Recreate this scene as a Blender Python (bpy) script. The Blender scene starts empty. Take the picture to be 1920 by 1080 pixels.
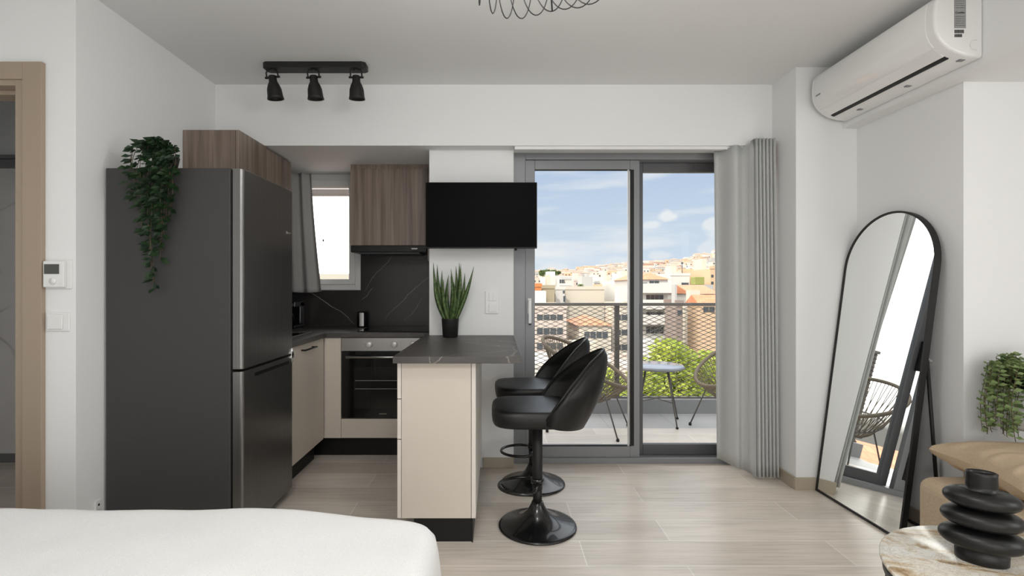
import bpy, math, random
from mathutils import Vector, Matrix, noise
R = random.Random(7)
PI = math.pi
S = bpy.context.scene
COL = S.collection

# ------------------------------------------------------------------ camera, sky, lights, exposure
FPX = 940.0
CAMZ = 1.24
cd = bpy.data.cameras.new('camera'); cam = bpy.data.objects.new('camera', cd); COL.objects.link(cam)
cd.sensor_width = 36; cd.lens = FPX / 1920 * 36
cd.shift_x = 30 / 1920; cd.shift_y = -2 / 1920
cd.clip_start = .05; cd.clip_end = 5000
cam.location = (0, 0, CAMZ); cam.rotation_euler = (PI / 2, 0, 0)
S.camera = cam
S.view_settings.view_transform = 'Standard'; S.view_settings.look = 'None'
S.view_settings.gamma = 1; S.view_settings.use_curve_mapping = False
S.view_settings.exposure = 0.0
S.cycles.max_bounces = 10; S.cycles.diffuse_bounces = 6; S.cycles.glossy_bounces = 5
S.cycles.transparent_max_bounces = 24
S.cycles.sample_clamp_indirect = 6

def world():
    w = bpy.data.worlds.new('sky'); S.world = w; w.use_nodes = True
    nt = w.node_tree; N = nt.nodes; L = nt.links
    for n in list(N): N.remove(n)
    out = N.new('ShaderNodeOutputWorld'); bg = N.new('ShaderNodeBackground'); L.new(bg.outputs[0], out.inputs[0])
    tc = N.new('ShaderNodeTexCoord'); sep = N.new('ShaderNodeSeparateXYZ'); L.new(tc.outputs['Generated'], sep.inputs[0])
    def M(op, a, b=None, c=None, clamp=False):
        m = N.new('ShaderNodeMath'); m.operation = op; m.use_clamp = clamp
        for i, v in enumerate((a, b, c)):
            if v is None: continue
            if isinstance(v, (int, float)): m.inputs[i].default_value = v
            else: L.new(v, m.inputs[i])
        return m.outputs[0]
    X, Y, Z = sep.outputs
    ay = M('MAXIMUM', Y, .05)
    u = M('DIVIDE', X, ay); v = M('DIVIDE', Z, ay)
    rp = N.new('ShaderNodeValToRGB'); L.new(Z, rp.inputs[0])
    e = rp.color_ramp.elements
    e[0].position = 0.0; e[0].color = (.72, .80, .90, 1)
    e[1].position = 1.0; e[1].color = (2.3, 2.35, 2.5, 1)
    a = e.new(.12); a.color = (.60, .71, .85, 1)
    a = e.new(.24); a.color = (.48, .60, .80, 1)
    a = e.new(.36); a.color = (1.5, 1.6, 1.75, 1)
    a = e.new(.6); a.color = (2.3, 2.35, 2.4, 1)
    nz = N.new('ShaderNodeTexNoise'); nz.inputs['Scale'].default_value = 16; nz.inputs['Detail'].default_value = 7
    L.new(tc.outputs['Generated'], nz.inputs['Vector'])
    # wispy haze streaks
    mp = N.new('ShaderNodeMapping'); mp.inputs['Scale'].default_value = (2.0, 2.0, 14)
    L.new(tc.outputs['Generated'], mp.inputs[0])
    nw = N.new('ShaderNodeTexNoise'); nw.inputs['Scale'].default_value = 2.2; nw.inputs['Detail'].default_value = 5
    L.new(mp.outputs[0], nw.inputs['Vector'])
    wis = M('MULTIPLY', M('SUBTRACT', nw.outputs['Fac'], .50, clamp=True), 3.0, clamp=True)
    def puff(u0, v0, su, sv, k=1.0):
        du = M('DIVIDE', M('SUBTRACT', u, u0), su); dv = M('DIVIDE', M('SUBTRACT', v, v0), sv)
        r = M('SQRT', M('ADD', M('MULTIPLY', du, du), M('MULTIPLY', dv, dv)))
        r = M('ADD', r, M('MULTIPLY', M('SUBTRACT', nz.outputs['Fac'], .5), 4.6))
        return M('MULTIPLY', M('MULTIPLY', M('SUBTRACT', 1.15, r), 1.6, clamp=True), k)
    c = None
    for a in [(.345, .140, .026, .014, .8), (.312, .124, .026, .010, .7), (.433, .127, .022, .010, .7),
              (.335, .062, .035, .011, .5), (.255, .050, .04, .012, .45), (.115, .036, .04, .012, .5), (.43, .075, .03, .012, .5),
              (.52, .12, .06, .03, .7), (.6, .05, .09, .03, .7)]:
        p = puff(*a); c = p if c is None else M('MAXIMUM', c, p)
    c = M('MAXIMUM', c, wis)
    ml = N.new('ShaderNodeMapRange'); ml.interpolation_type = 'SMOOTHSTEP'
    L.new(M('ADD', X, M('MULTIPLY', M('SUBTRACT', nz.outputs['Fac'], .5), .25)), ml.inputs[0])
    ml.inputs[1].default_value = -.02; ml.inputs[2].default_value = -.24; ml.inputs[3].default_value = 0; ml.inputs[4].default_value = 1
    c = M('MULTIPLY', c, M('LESS_THAN', Z, .30))
    mx = N.new('ShaderNodeMixRGB'); L.new(c, mx.inputs[0]); L.new(rp.outputs[0], mx.inputs[1]); mx.inputs[2].default_value = (.93, .93, .92, 1)
    ms_ = N.new('ShaderNodeMixRGB'); L.new(ml.outputs[0], ms_.inputs[0]); L.new(mx.outputs[0], ms_.inputs[1]); ms_.inputs[2].default_value = (3.6, 3.45, 3.25, 1); mx = ms_
    gr = N.new('ShaderNodeMixRGB'); L.new(M('MULTIPLY', Z, -20, clamp=True), gr.inputs[0]); L.new(mx.outputs[0], gr.inputs[1]); gr.inputs[2].default_value = (.35, .33, .30, 1)
    L.new(gr.outputs[0], bg.inputs[0]); bg.inputs[1].default_value = 1.0
world()

def light(name, kind, loc, energy, **k):
    d = bpy.data.lights.new(name, kind); d.energy = energy
    o = bpy.data.objects.new(name, d); COL.objects.link(o); o.location = loc
    for a, b in k.items():
        if a == 'aim': o.rotation_euler = Vector(b).to_track_quat('-Z', 'Y').to_euler()
        else: setattr(d, a, b)
    return o
light('sun', 'SUN', (0, -10, 20), 2.5, aim=(.35, .75, -.85), angle=.01, color=(1, .95, .86))
# area fills added for brightness, one behind the camera, one off to the right
light('rear_fill_light', 'AREA', (.9, -2.10, 1.08), 35, aim=(-.05, 1, .05), shape='RECTANGLE', size=2.9, size_y=1.6, color=(.985, .995, 1))
light('side_fill_light', 'AREA', (3.12, .1, 1.45), 27, aim=(-1, .25, -.05), shape='RECTANGLE', size=1.5, size_y=1.3, color=(.985, .995, 1))
# unseen disk fill added overhead behind the camera to lift bed and walls
light('overhead_fill_light', 'AREA', (-.35, -.45, 2.50), 40, aim=(0, 0, -1), shape='DISK', size=.8, color=(1, .99, .98))

# ------------------------------------------------------------------ materials
MATS = {}
def mat(name, col=(.8, .8, .8), rough=.5, metal=0.0, spec=.5, emit=None, coat=0, sheen=0, bump=None):
    if name in MATS: return MATS[name]
    m = bpy.data.materials.new(name); m.use_nodes = True; MATS[name] = m
    b = m.node_tree.nodes['Principled BSDF']
    b.inputs['Base Color'].default_value = (*col, 1); b.inputs['Roughness'].default_value = rough
    b.inputs['Metallic'].default_value = metal; b.inputs['Specular IOR Level'].default_value = spec
    b.inputs['Coat Weight'].default_value = coat; b.inputs['Sheen Weight'].default_value = sheen
    if bump:
        sc, st = bump
        nt = m.node_tree
        tc = nt.nodes.new('ShaderNodeTexCoord'); n = nt.nodes.new('ShaderNodeTexNoise'); n.inputs['Scale'].default_value = sc; n.inputs['Detail'].default_value = 4
        bp = nt.nodes.new('ShaderNodeBump'); bp.inputs['Strength'].default_value = st; bp.inputs['Distance'].default_value = .01
        nt.links.new(tc.outputs['Object'], n.inputs['Vector']); nt.links.new(n.outputs['Fac'], bp.inputs['Height']); nt.links.new(bp.outputs[0], b.inputs['Normal'])
    return m

class NT:
    def __init__(s, name, rough=.5, spec=.5):
        s.m = mat(name, rough=rough, spec=spec); s.nt = s.m.node_tree; s.N = s.nt.nodes; s.L = s.nt.links
        s.b = s.N['Principled BSDF']
        s.tc = s.N.new('ShaderNodeTexCoord').outputs['Object']
    def math(s, op, a, b=0, clamp=False):
        m = s.N.new('ShaderNodeMath'); m.operation = op; m.use_clamp = clamp
        for i, v in enumerate((a, b)):
            if isinstance(v, (int, float)): m.inputs[i].default_value = v
            else: s.L.new(v, m.inputs[i])
        return m.outputs[0]
    def map(s, scale=(1, 1, 1), loc=(0, 0, 0), rot=(0, 0, 0), src=None):
        m = s.N.new('ShaderNodeMapping'); m.inputs['Scale'].default_value = scale; m.inputs['Location'].default_value = loc; m.inputs['Rotation'].default_value = rot
        s.L.new(src or s.tc, m.inputs[0]); return m.outputs[0]
    def noise(s, vec, scale, detail=4, dist=0, rough=.5):
        n = s.N.new('ShaderNodeTexNoise'); n.inputs['Scale'].default_value = scale; n.inputs['Detail'].default_value = detail
        n.inputs['Distortion'].default_value = dist; n.inputs['Roughness'].default_value = rough
        s.L.new(vec, n.inputs['Vector']); return n
    def ramp(s, fac, stops):
        r = s.N.new('ShaderNodeValToRGB'); s.L.new(fac, r.inputs[0]); e = r.color_ramp.elements
        e[0].position, e[0].color = stops[0][0], (*stops[0][1], 1)
        e[1].position, e[1].color = stops[-1][0], (*stops[-1][1], 1)
        for p, c in stops[1:-1]:
            a = e.new(p); a.color = (*c, 1)
        return r.outputs[0]
    def mix(s, f, a, b, mode='MIX'):
        m = s.N.new('ShaderNodeMixRGB'); m.blend_type = mode
        for i, v in enumerate((f, a, b)):
            if isinstance(v, (int, float)): m.inputs[i].default_value = v
            elif isinstance(v, tuple): m.inputs[i].default_value = (*v, 1)
            else: s.L.new(v, m.inputs[i])
        return m.outputs[0]
    def col(s, c): s.L.new(c, s.b.inputs['Base Color'])
    def bump(s, h, st=.2, d=.01):
        b = s.N.new('ShaderNodeBump'); b.inputs['Strength'].default_value = st; b.inputs['Distance'].default_value = d
        s.L.new(h, b.inputs['Height']); s.L.new(b.outputs[0], s.b.inputs['Normal'])

def wood_floor():
    n = NT('oak_plank_tiles', rough=.28)
    v = n.map(loc=(.35, -.028, 0))
    br = n.N.new('ShaderNodeTexBrick'); n.L.new(v, br.inputs['Vector'])
    br.offset = .37; br.inputs['Scale'].default_value = 1; br.inputs['Brick Width'].default_value = 1.2; br.inputs['Row Height'].default_value = .22
    br.inputs['Mortar Size'].default_value = .0028; br.inputs['Mortar Smooth'].default_value = .1; br.inputs['Bias'].default_value = 0
    br.inputs['Color1'].default_value = (.60, .535, .465, 1); br.inputs['Color2'].default_value = (.72, .655, .58, 1); br.inputs['Mortar'].default_value = (.80, .75, .69, 1)
    g = n.noise(n.map(scale=(1.2, 22, 1)), 2.5, 6, .6)
    gc = n.ramp(g.outputs['Fac'], [(.3, (.84, .83, .82)), (.5, (1, 1, 1)), (.75, (1.06, 1.05, 1.04))])
    c = n.mix(1.0, br.outputs['Color'], gc, 'MULTIPLY')
    cl = n.noise(n.map(scale=(1, 3, 1)), 1.6, 3)
    c = n.mix(.5, c, n.ramp(cl.outputs['Fac'], [(.35, (.86, .86, .86)), (.65, (1.1, 1.1, 1.1))]), 'MULTIPLY')
    n.col(c); n.bump(br.outputs['Fac'], -.15, .002)
    return n.m
def laminate():
    n = NT('brown_grain_laminate', rough=.42)
    a = n.noise(n.map(scale=(26, 26, .9)), 1.0, 6, .4)
    b = n.noise(n.map(scale=(120, 120, 1.6)), 1.0, 3)
    f = n.math('ADD', n.math('MULTIPLY', a.outputs['Fac'], .75), n.math('MULTIPLY', b.outputs['Fac'], .25))
    n.col(n.ramp(f, [(.32, (.118, .086, .068)), (.48, (.205, .155, .125)), (.62, (.285, .228, .188)), (.75, (.36, .30, .255))]))
    return n.m
def veined(name, base, vein, scale, width, rough, warp=.25, base2=None, rot=(0, 0, 0), cut=.5):
    n = NT(name, rough=rough)
    v = n.map(rot=rot, scale=(scale, scale, scale))
    nz = n.noise(v, 1.6, 6)
    vm = n.N.new('ShaderNodeVectorMath'); vm.operation = 'MULTIPLY_ADD'; n.L.new(nz.outputs['Color'], vm.inputs[0]); vm.inputs[1].default_value = (warp,) * 3; n.L.new(v, vm.inputs[2])
    vo = n.N.new('ShaderNodeTexVoronoi'); vo.feature = 'DISTANCE_TO_EDGE'; vo.inputs['Scale'].default_value = 1; n.L.new(vm.outputs[0], vo.inputs['Vector'])
    msk = n.noise(v, .9, 2)
    k = n.math('SUBTRACT', 1, n.math('DIVIDE', vo.outputs['Distance'], width), clamp=True)
    k = n.math('MULTIPLY', k, n.math('MULTIPLY', n.math('SUBTRACT', msk.outputs['Fac'], cut, clamp=True), 6, clamp=True))
    cl = n.noise(v, 2.2, 5)
    b = n.ramp(cl.outputs['Fac'], [(.3, base), (.7, base2 or base)])
    n.col(n.mix(k, b, vein))
    return n.m
def cream_marble():
    n = NT('cream_brown_marble', rough=.16)
    w = n.noise(n.map(rot=(0, 0, .6), scale=(1.7, 3.4, 2)), 1.6, 8, 2.4, .6)
    c = n.ramp(w.outputs['Fac'], [(.30, (.20, .13, .08)), (.36, (.42, .29, .16)), (.41, (.68, .55, .38)), (.46, (.80, .75, .65)), (.60, (.84, .83, .80)), (.70, (.66, .53, .36))])
    f = n.noise(n.map(scale=(6, 9, 6)), 2.2, 8, 2.5, .7)
    k = n.ramp(f.outputs['Fac'], [(.46, (1, 1, 1)), (.5, (.45, .36, .28)), (.54, (1, 1, 1))])
    n.col(n.mix(.5, c, k, 'MULTIPLY')); return n.m
def glass():
    m = bpy.data.materials.new('clear_glass'); m.use_nodes = True; nt = m.node_tree; N = nt.nodes; L = nt.links
    N.remove(N['Principled BSDF']); out = N['Material Output']
    t = N.new('ShaderNodeBsdfTransparent'); t.inputs[0].default_value = (.97, .98, .98, 1)
    g = N.new('ShaderNodeBsdfGlossy'); g.inputs['Roughness'].default_value = .02
    f = N.new('ShaderNodeFresnel'); f.inputs['IOR'].default_value = 1.12
    mx = N.new('ShaderNodeMixShader'); L.new(f.outputs[0], mx.inputs[0]); L.new(t.outputs[0], mx.inputs[1]); L.new(g.outputs[0], mx.inputs[2]); L.new(mx.outputs[0], out.inputs[0])
    return m
def fabric(name, c, trans=0.0, rough=.9, sc=260):
    n = NT(name, rough=rough, spec=.2)
    z = n.noise(n.tc, sc, 2); n.col(n.ramp(z.outputs['Fac'], [(.3, tuple(x * .9 for x in c)), (.7, tuple(min(1, x * 1.06) for x in c))]))
    n.bump(z.outputs['Fac'], .12, .002)
    if trans:
        tr = n.N.new('ShaderNodeBsdfTranslucent'); tr.inputs[0].default_value = (*c, 1)
        mx = n.N.new('ShaderNodeMixShader'); mx.inputs[0].default_value = trans
        o = n.N['Material Output']; n.L.new(n.b.outputs[0], mx.inputs[1]); n.L.new(tr.outputs[0], mx.inputs[2]); n.L.new(mx.outputs[0], o.inputs[0])
    return n.m
def leafmat(name, c1, c2, sc=20, trans=.25):
    n = NT(name, rough=.45)
    z = n.noise(n.tc, sc, 2); n.col(n.ramp(z.outputs['Fac'], [(.35, c1), (.65, c2)]))
    tr = n.N.new('ShaderNodeBsdfTranslucent'); tr.inputs[0].default_value = (*c2, 1)
    mx = n.N.new('ShaderNodeMixShader'); mx.inputs[0].default_value = trans
    o = n.N['Material Output']; n.L.new(n.b.outputs[0], mx.inputs[1]); n.L.new(tr.outputs[0], mx.inputs[2]); n.L.new(mx.outputs[0], o.inputs[0])
    return n.m
def tile_mat(name, c, c2, w, h, mort, loc=(0, 0, 0), rough=.5, msz=.004, rot=(0, 0, 0), off=.0):
    n = NT(name, rough=rough); v = n.map(loc=loc, rot=rot)
    br = n.N.new('ShaderNodeTexBrick'); n.L.new(v, br.inputs['Vector']); br.offset = off
    br.inputs['Scale'].default_value = 1; br.inputs['Brick Width'].default_value = w; br.inputs['Row Height'].default_value = h
    br.inputs['Mortar Size'].default_value = msz
    br.inputs['Color1'].default_value = (*c, 1); br.inputs['Color2'].default_value = (*c2, 1); br.inputs['Mortar'].default_value = (*mort, 1)
    n.col(br.outputs['Color']); n.bump(br.outputs['Fac'], -.2, .004); return n.m
def brushed():
    n = NT('brushed_dark_steel', rough=.3); n.b.inputs['Metallic'].default_value = .9
    z = n.noise(n.map(scale=(300, 300, 1.5)), 1, 3)
    n.col(n.ramp(z.outputs['Fac'], [(.3, (.20, .195, .19)), (.7, (.25, .245, .24))])); n.b.inputs['Roughness'].default_value = .32
    return n.m

M_wall = mat('white_wall_paint', (.80, .805, .80), .9, spec=.2, bump=(180, .03))
M_ceil = mat('ceiling_paint', (.77, .772, .768), .95, spec=.15, bump=(160, .03))
M_floor = wood_floor()
M_lam = laminate()
M_dark = veined('black_veined_stone', (.020, .018, .017), (.16, .145, .13), 1.25, .012, .35, .35, (.032, .029, .028), rot=(.4, .5, .3), cut=.42)
M_top = veined('charcoal_veined_worktop', (.050, .045, .042), (.30, .265, .23), 2.0, .008, .42, .45, (.080, .072, .067), rot=(.2, .3, .9), cut=.44)
def splash():
    n = NT('black_splashback_stone', rough=.33)
    nz = n.noise(n.tc, 5.0, 5); cl = n.noise(n.tc, 2.2, 5)
    sp = n.N.new('ShaderNodeSeparateXYZ'); n.L.new(n.tc, sp.inputs[0]); X, Z = sp.outputs[0], sp.outputs[2]
    acc = None
    for x1, z1, x2, z2, w, k in ((-1.60, 1.235, -1.16, .92, .0035, .9), (-.85, 1.52, -1.116, 1.20, .0022, .8), (-1.03, 1.24, -1.125, 1.13, .003, .9), (-.50, 1.40, -.95, .95, .0025, .55), (-.60, 1.14, -.78, .96, .0025, .4), (-1.75, 1.13, -1.62, 1.02, .003, .4)):
        L_ = math.hypot(x2 - x1, z2 - z1); ux, uz = (x2 - x1) / L_, (z2 - z1) / L_
        dx = n.math('SUBTRACT', X, x1); dz = n.math('SUBTRACT', Z, z1)
        t = n.math('DIVIDE', n.math('ADD', n.math('MULTIPLY', dx, ux), n.math('MULTIPLY', dz, uz)), L_)
        p = n.math('ADD', n.math('MULTIPLY', dx, -uz), n.math('MULTIPLY', dz, ux))
        p = n.math('ABSOLUTE', n.math('ADD', p, n.math('MULTIPLY', n.math('SUBTRACT', nz.outputs['Fac'], .5), .09)))
        v = n.math('SUBTRACT', 1, n.math('DIVIDE', p, w), clamp=True)
        e = n.math('MULTIPLY', n.math('MULTIPLY', n.math('MULTIPLY', t, n.math('SUBTRACT', 1, t)), 8), k, clamp=True)
        v = n.math('MULTIPLY', v, n.math('MAXIMUM', e, 0)); acc = v if acc is None else n.math('MAXIMUM', acc, v)
    n.col(n.mix(acc, n.ramp(cl.outputs['Fac'], [(.3, (.020, .018, .017)), (.7, (.036, .032, .031))]), (.30, .27, .25)))
    return n.m
M_splash = splash()
M_bath = veined('white_veined_marble_tile', (.76, .74, .72), (.42, .40, .38), 2.4, .022, .25, .35, (.84, .82, .80), rot=(.3, .9, .2), cut=.46)
M_cmarble = cream_marble()
M_glass = glass()
M_beige = mat('beige_lacquer', (.62, .555, .48), .5)
M_beige2 = mat('pale_beige_panel', (.70, .65, .59), .5)
M_black = mat('black_plastic', (.006, .006, .006), .45, spec=.35)
M_blackm = mat('black_powder_coat', (.013, .0125, .0125), .5, spec=.35)
M_blackgl = mat('black_gloss_metal', (.008, .008, .008), .26, metal=.3, coat=.5)
M_leather = mat('black_faux_leather', (.006, .0058, .0056), .38, spec=.4, bump=(420, .08))
M_scr = mat('tv_screen', (.0012, .0012, .0012), .45, spec=.05)
M_glossk = mat('black_glass', (.006, .006, .006), .08)
M_fside = mat('grey_fridge_side', (.054, .053, .052), .55, spec=.3)
M_brush = brushed()
M_steel = mat('stainless_steel', (.42, .41, .39), .3, metal=.9)
M_chrome = mat('chrome', (.8, .8, .8), .12, metal=1)
M_alu = mat('grey_aluminium', (.235, .24, .25), .42, metal=.25)
M_alud = mat('dark_grey_aluminium', (.11, .11, .115), .4, metal=.3)
M_white = mat('white_plastic', (.78, .78, .77), .4)
M_acw = mat('white_gloss_plastic', (.82, .82, .81), .16, coat=.3)
M_whitef = mat('white_upvc', (.62, .62, .61), .4)
M_casing = mat('taupe_door_casing', (.36, .285, .215), .5)
M_base = mat('beige_skirting_tile', (.42, .36, .28), .45)
M_curt = fabric('grey_curtain_cloth', (.57, .58, .57), .12)
M_duvet = fabric('white_cotton', (.80, .80, .79), 0, sc=500)
M_tan = fabric('tan_velvet', (.47, .36, .25), 0, sc=220)
M_tan2 = fabric('tan_upholstery', (.46, .36, .255), 0, sc=160)
M_mirror = mat('mirror_silver', (.90, .92, .91), .01, metal=1)
M_lcd = mat('lcd_grey', (.07, .072, .065), .3)
M_leafd = leafmat('dark_green_leaf', (.010, .028, .012), (.028, .065, .022), 30)
M_leafm = leafmat('mid_green_leaf', (.13, .20, .065), (.27, .35, .14), 30)
M_aloe = leafmat('aloe_leaf', (.035, .075, .022), (.11, .17, .05), 60, .05)
M_tree = leafmat('spring_green_leaf', (.22, .30, .03), (.50, .55, .10), .9, .3)
M_tree2 = leafmat('deep_green_leaf', (.06, .10, .03), (.16, .22, .06), .9, .2)
M_stem = mat('brown_stem', (.10, .07, .035), .7)
M_wick = fabric('sand_wicker', (.20, .165, .125), 0, sc=90)
M_rail = mat('grey_brown_railing_paint', (.15, .135, .12), .5)
M_balc = tile_mat('balcony_tile', (.42, .42, .42), (.45, .45, .445), .6, .6, (.28, .28, .28), loc=(.2, .57, 0), msz=.003)
M_curb = mat('grey_curb', (.30, .30, .305), .7)
M_ttop = mat('grey_glass_tabletop', (.34, .38, .45), .12)
M_mmetal = mat('grey_bronze_metal', (.12, .11, .10), .4, metal=.4)
# the town
M_cream = mat('cream_render', (0.528, 0.474, 0.392), .9); M_whiteb = mat('white_render', (0.554, 0.534, 0.500), .9)
M_pink = mat('pink_beige_render', (0.500, 0.419, 0.365), .9); M_khaki = mat('khaki_render', (0.339, 0.297, 0.203), .9)
M_brown = mat('brown_render', (0.238, 0.185, 0.158), .9); M_orange = mat('orange_render', (0.475, 0.178, 0.059), .9)
M_peach = mat('peach_render', (0.541, 0.379, 0.244), .9)
M_greyb = mat('grey_render', (0.379, 0.372, 0.359), .9)
M_rtile = tile_mat('terracotta_roof_tiles', (.52, .19, .085), (.60, .25, .12), .3, .35, (.38, .15, .07), msz=.02, off=.5)
M_wing = mat('dark_window_glass', (.06, .07, .08), .15); M_olive = mat('olive_cloth', (.25, .26, .075), .8)
M_green = mat('hill_scrub', (0.264, 0.238, 0.185), 1); M_street = mat('street_asphalt', (0.145, 0.139, 0.132), .9)
M_hroof = mat('faded_terracotta', (0.409, 0.264, 0.198), .9)

# ------------------------------------------------------------------ mesh builder
class MB:
    def __init__(s): s.v = []; s.f = []; s.mi = []; s.sm = []
    def add(s, vs, fs, mi=0, sm=False):
        o = len(s.v); s.v += [tuple(p) for p in vs]
        for f in fs: s.f.append(tuple(i + o for i in f)); s.mi.append(mi); s.sm.append(sm)
    def box(s, x0, x1, y0, y1, z0, z1, mi=0):
        v = [(x, y, z) for z in (z0, z1) for y in (y0, y1) for x in (x0, x1)]
        s.add(v, [(0, 2, 3, 1), (4, 5, 7, 6), (0, 1, 5, 4), (2, 6, 7, 3), (0, 4, 6, 2), (1, 3, 7, 5)], mi); return s
    def prism(s, pts, a, b, axis='y', mi=0, sm=False):
        n = len(pts)
        def P(p, t):
            return {'y': (p[0], t, p[1]), 'x': (t, p[0], p[1]), 'z': (p[0], p[1], t)}[axis]
        v = [P(p, a) for p in pts] + [P(p, b) for p in pts]
        ar = sum(pts[i][0] * pts[(i + 1) % n][1] - pts[(i + 1) % n][0] * pts[i][1] for i in range(n))
        fl = (ar > 0) ^ (b < a) ^ (axis == 'y')
        side = [(i, (i + 1) % n, n + (i + 1) % n, n + i) for i in range(n)]
        caps = [tuple(range(n))[::-1], tuple(range(n, 2 * n))]
        if not fl: side = [f[::-1] for f in side]; caps = [c[::-1] for c in caps]
        s.add(v, side, mi, sm); o = len(s.v) - 2 * n
        for c in caps: s.f.append(tuple(i + o for i in c)); s.mi.append(mi); s.sm.append(False)
        return s
    def tube(s, pts, r, n=8, closed=False, mi=0, sm=True, caps=True):
        pts = [Vector(p) for p in pts]; m = len(pts)
        rr = r if isinstance(r, (list, tuple)) else [r] * m
        ring = []; up = None
        for i, p in enumerate(pts):
            if closed: t = pts[(i + 1) % m] - pts[i - 1]
            else: t = pts[min(i + 1, m - 1)] - pts[max(i - 1, 0)]
            if t.length < 1e-9: t = Vector((0, 0, 1))
            t.normalize()
            if up is None:
                up = Vector((0, 0, 1)) if abs(t.z) < .9 else Vector((1, 0, 0))
            a = (up - t * up.dot(t)); a.normalize(); up = a; b = t.cross(a)
            for k in range(n):
                an = 2 * PI * k / n; ring.append(p + (a * math.cos(an) + b * math.sin(an)) * rr[i])
        fs = []
        for i in range(m if closed else m - 1):
            j = (i + 1) % m
            for k in range(n): fs.append((i * n + k, i * n + (k + 1) % n, j * n + (k + 1) % n, j * n + k))
        s.add(ring, fs, mi, sm)
        if caps and not closed:
            o = len(s.v) - len(ring)
            s.f.append(tuple(o + k for k in range(n))[::-1]); s.mi.append(mi); s.sm.append(False)
            s.f.append(tuple(o + (m - 1) * n + k for k in range(n))); s.mi.append(mi); s.sm.append(False)
        return s
    def lathe(s, prof, c=(0, 0, 0), n=32, mi=0, M=None, sm=True):
        v = []
        for r, z in prof:
            for k in range(n):
                a = 2 * PI * k / n; p = Vector((r * math.cos(a), r * math.sin(a), z))
                if M: p = M @ p
                v.append(p + Vector(c))
        fs = []
        for i in range(len(prof) - 1):
            for k in range(n): fs.append((i * n + k, i * n + (k + 1) % n, (i + 1) * n + (k + 1) % n, (i + 1) * n + k))
        s.add(v, fs, mi, sm)
        o = len(s.v) - len(v)
        if prof[0][0] > 1e-5: s.f.append(tuple(o + k for k in range(n))[::-1]); s.mi.append(mi); s.sm.append(False)
        if prof[-1][0] > 1e-5: s.f.append(tuple(o + (len(prof) - 1) * n + k for k in range(n))); s.mi.append(mi); s.sm.append(False)
        return s
    def grid(s, fn, nu, nv, mi=0, sm=True, flip=False, wrapu=False):
        v = [fn(i / nu, j / nv) for j in range(nv + 1) for i in range(nu + 1)]
        fs = []
        for j in range(nv):
            for i in range(nu):
                q = (j * (nu + 1) + i, j * (nu + 1) + i + 1, (j + 1) * (nu + 1) + i + 1, (j + 1) * (nu + 1) + i)
                fs.append(q[::-1] if flip else q)
        s.add(v, fs, mi, sm); return s
    def leaf(s, p, d, up, l, w, mi=0):
        p = Vector(p); d = Vector(d).normalized(); sd = d.cross(Vector(up))
        if sd.length < 1e-4: sd = Vector((1, 0, 0))
        sd.normalize(); nn = sd.cross(d)
        m = p + d * l * .5
        s.add([p, m + sd * w * .5 + nn * w * .12, p + d * l, m - sd * w * .5 + nn * w * .12, m], [(0, 1, 4), (1, 2, 4), (2, 3, 4), (3, 0, 4)], mi, False)
    def build(s, name, mats, parent=None, world=False, bevel=0, seg=2, sub=0, solid=0, **props):
        me = bpy.data.meshes.new(name); v = s.v
        if world and parent is not None:
            l = parent.location; v = [(a - l.x, b - l.y, c - l.z) for a, b, c in v]
        me.from_pydata(v, [], s.f)
        if not isinstance(mats, (list, tuple)): mats = [mats]
        for m in mats: me.materials.append(m)
        me.polygons.foreach_set('material_index', s.mi); me.polygons.foreach_set('use_smooth', s.sm); me.update()
        o = bpy.data.objects.new(name, me); COL.objects.link(o)
        if parent is not None: o.parent = parent
        if solid:
            q = o.modifiers.new('solid', 'SOLIDIFY'); q.thickness = solid; q.offset = 0
        if bevel:
            q = o.modifiers.new('bevel', 'BEVEL'); q.width = bevel; q.segments = seg; q.limit_method = 'ANGLE'; q.angle_limit = .6
            q.harden_normals = False
        if sub:
            q = o.modifiers.new('sub', 'SUBSURF'); q.levels = sub; q.render_levels = sub
        for k, a in props.items(): o[k] = a
        return o
def box(x0, x1, y0, y1, z0, z1): return MB().box(x0, x1, y0, y1, z0, z1)
def thing(name, label, cat, loc=(0, 0, 0), rz=0, group=None):
    o = bpy.data.objects.new(name, None); COL.objects.link(o); o.location = loc; o.rotation_euler = (0, 0, rz)
    o.empty_display_size = .1
    o['label'] = label; o['category'] = cat
    if group: o['group'] = group
    return o
def tag(o, label, cat, group=None, kind=None):
    o['label'] = label; o['category'] = cat
    if group: o['group'] = group
    if kind: o['kind'] = kind
    return o
def struct(o, label=None):
    o['kind'] = 'structure'
    if label: o['label'] = label
    return o
def wall(name, x0, x1, y0, y1, z0, z1, m=None, label=None):
    return struct(box(x0, x1, y0, y1, z0, z1).build(name, m or M_wall), label)
def dup(root, loc, rz=0, label=None, group=None):
    r = root.copy(); COL.objects.link(r); r.location = loc; r.rotation_euler = (0, 0, rz)
    if label: r['label'] = label
    if group: r['group'] = group
    for ch in list(root.children):
        c = ch.copy(); COL.objects.link(c); c.parent = r
        for g in ch.children:
            d = g.copy(); COL.objects.link(d); d.parent = c
    return r
def text(name, body, size, m, M4, parent, depth=.0006):
    cu = bpy.data.curves.new(name, 'FONT'); cu.body = body; cu.size = size; cu.extrude = depth; cu.align_x = 'CENTER'; cu.align_y = 'CENTER'
    t = bpy.data.objects.new(name, cu); COL.objects.link(t)
    bpy.context.view_layer.update()
    me = bpy.data.meshes.new_from_object(t.evaluated_get(bpy.context.evaluated_depsgraph_get()))
    bpy.data.objects.remove(t)
    me.materials.clear(); me.materials.append(m)
    o = bpy.data.objects.new(name, me); COL.objects.link(o); o.parent = parent; o.matrix_local = M4
    return o

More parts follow.
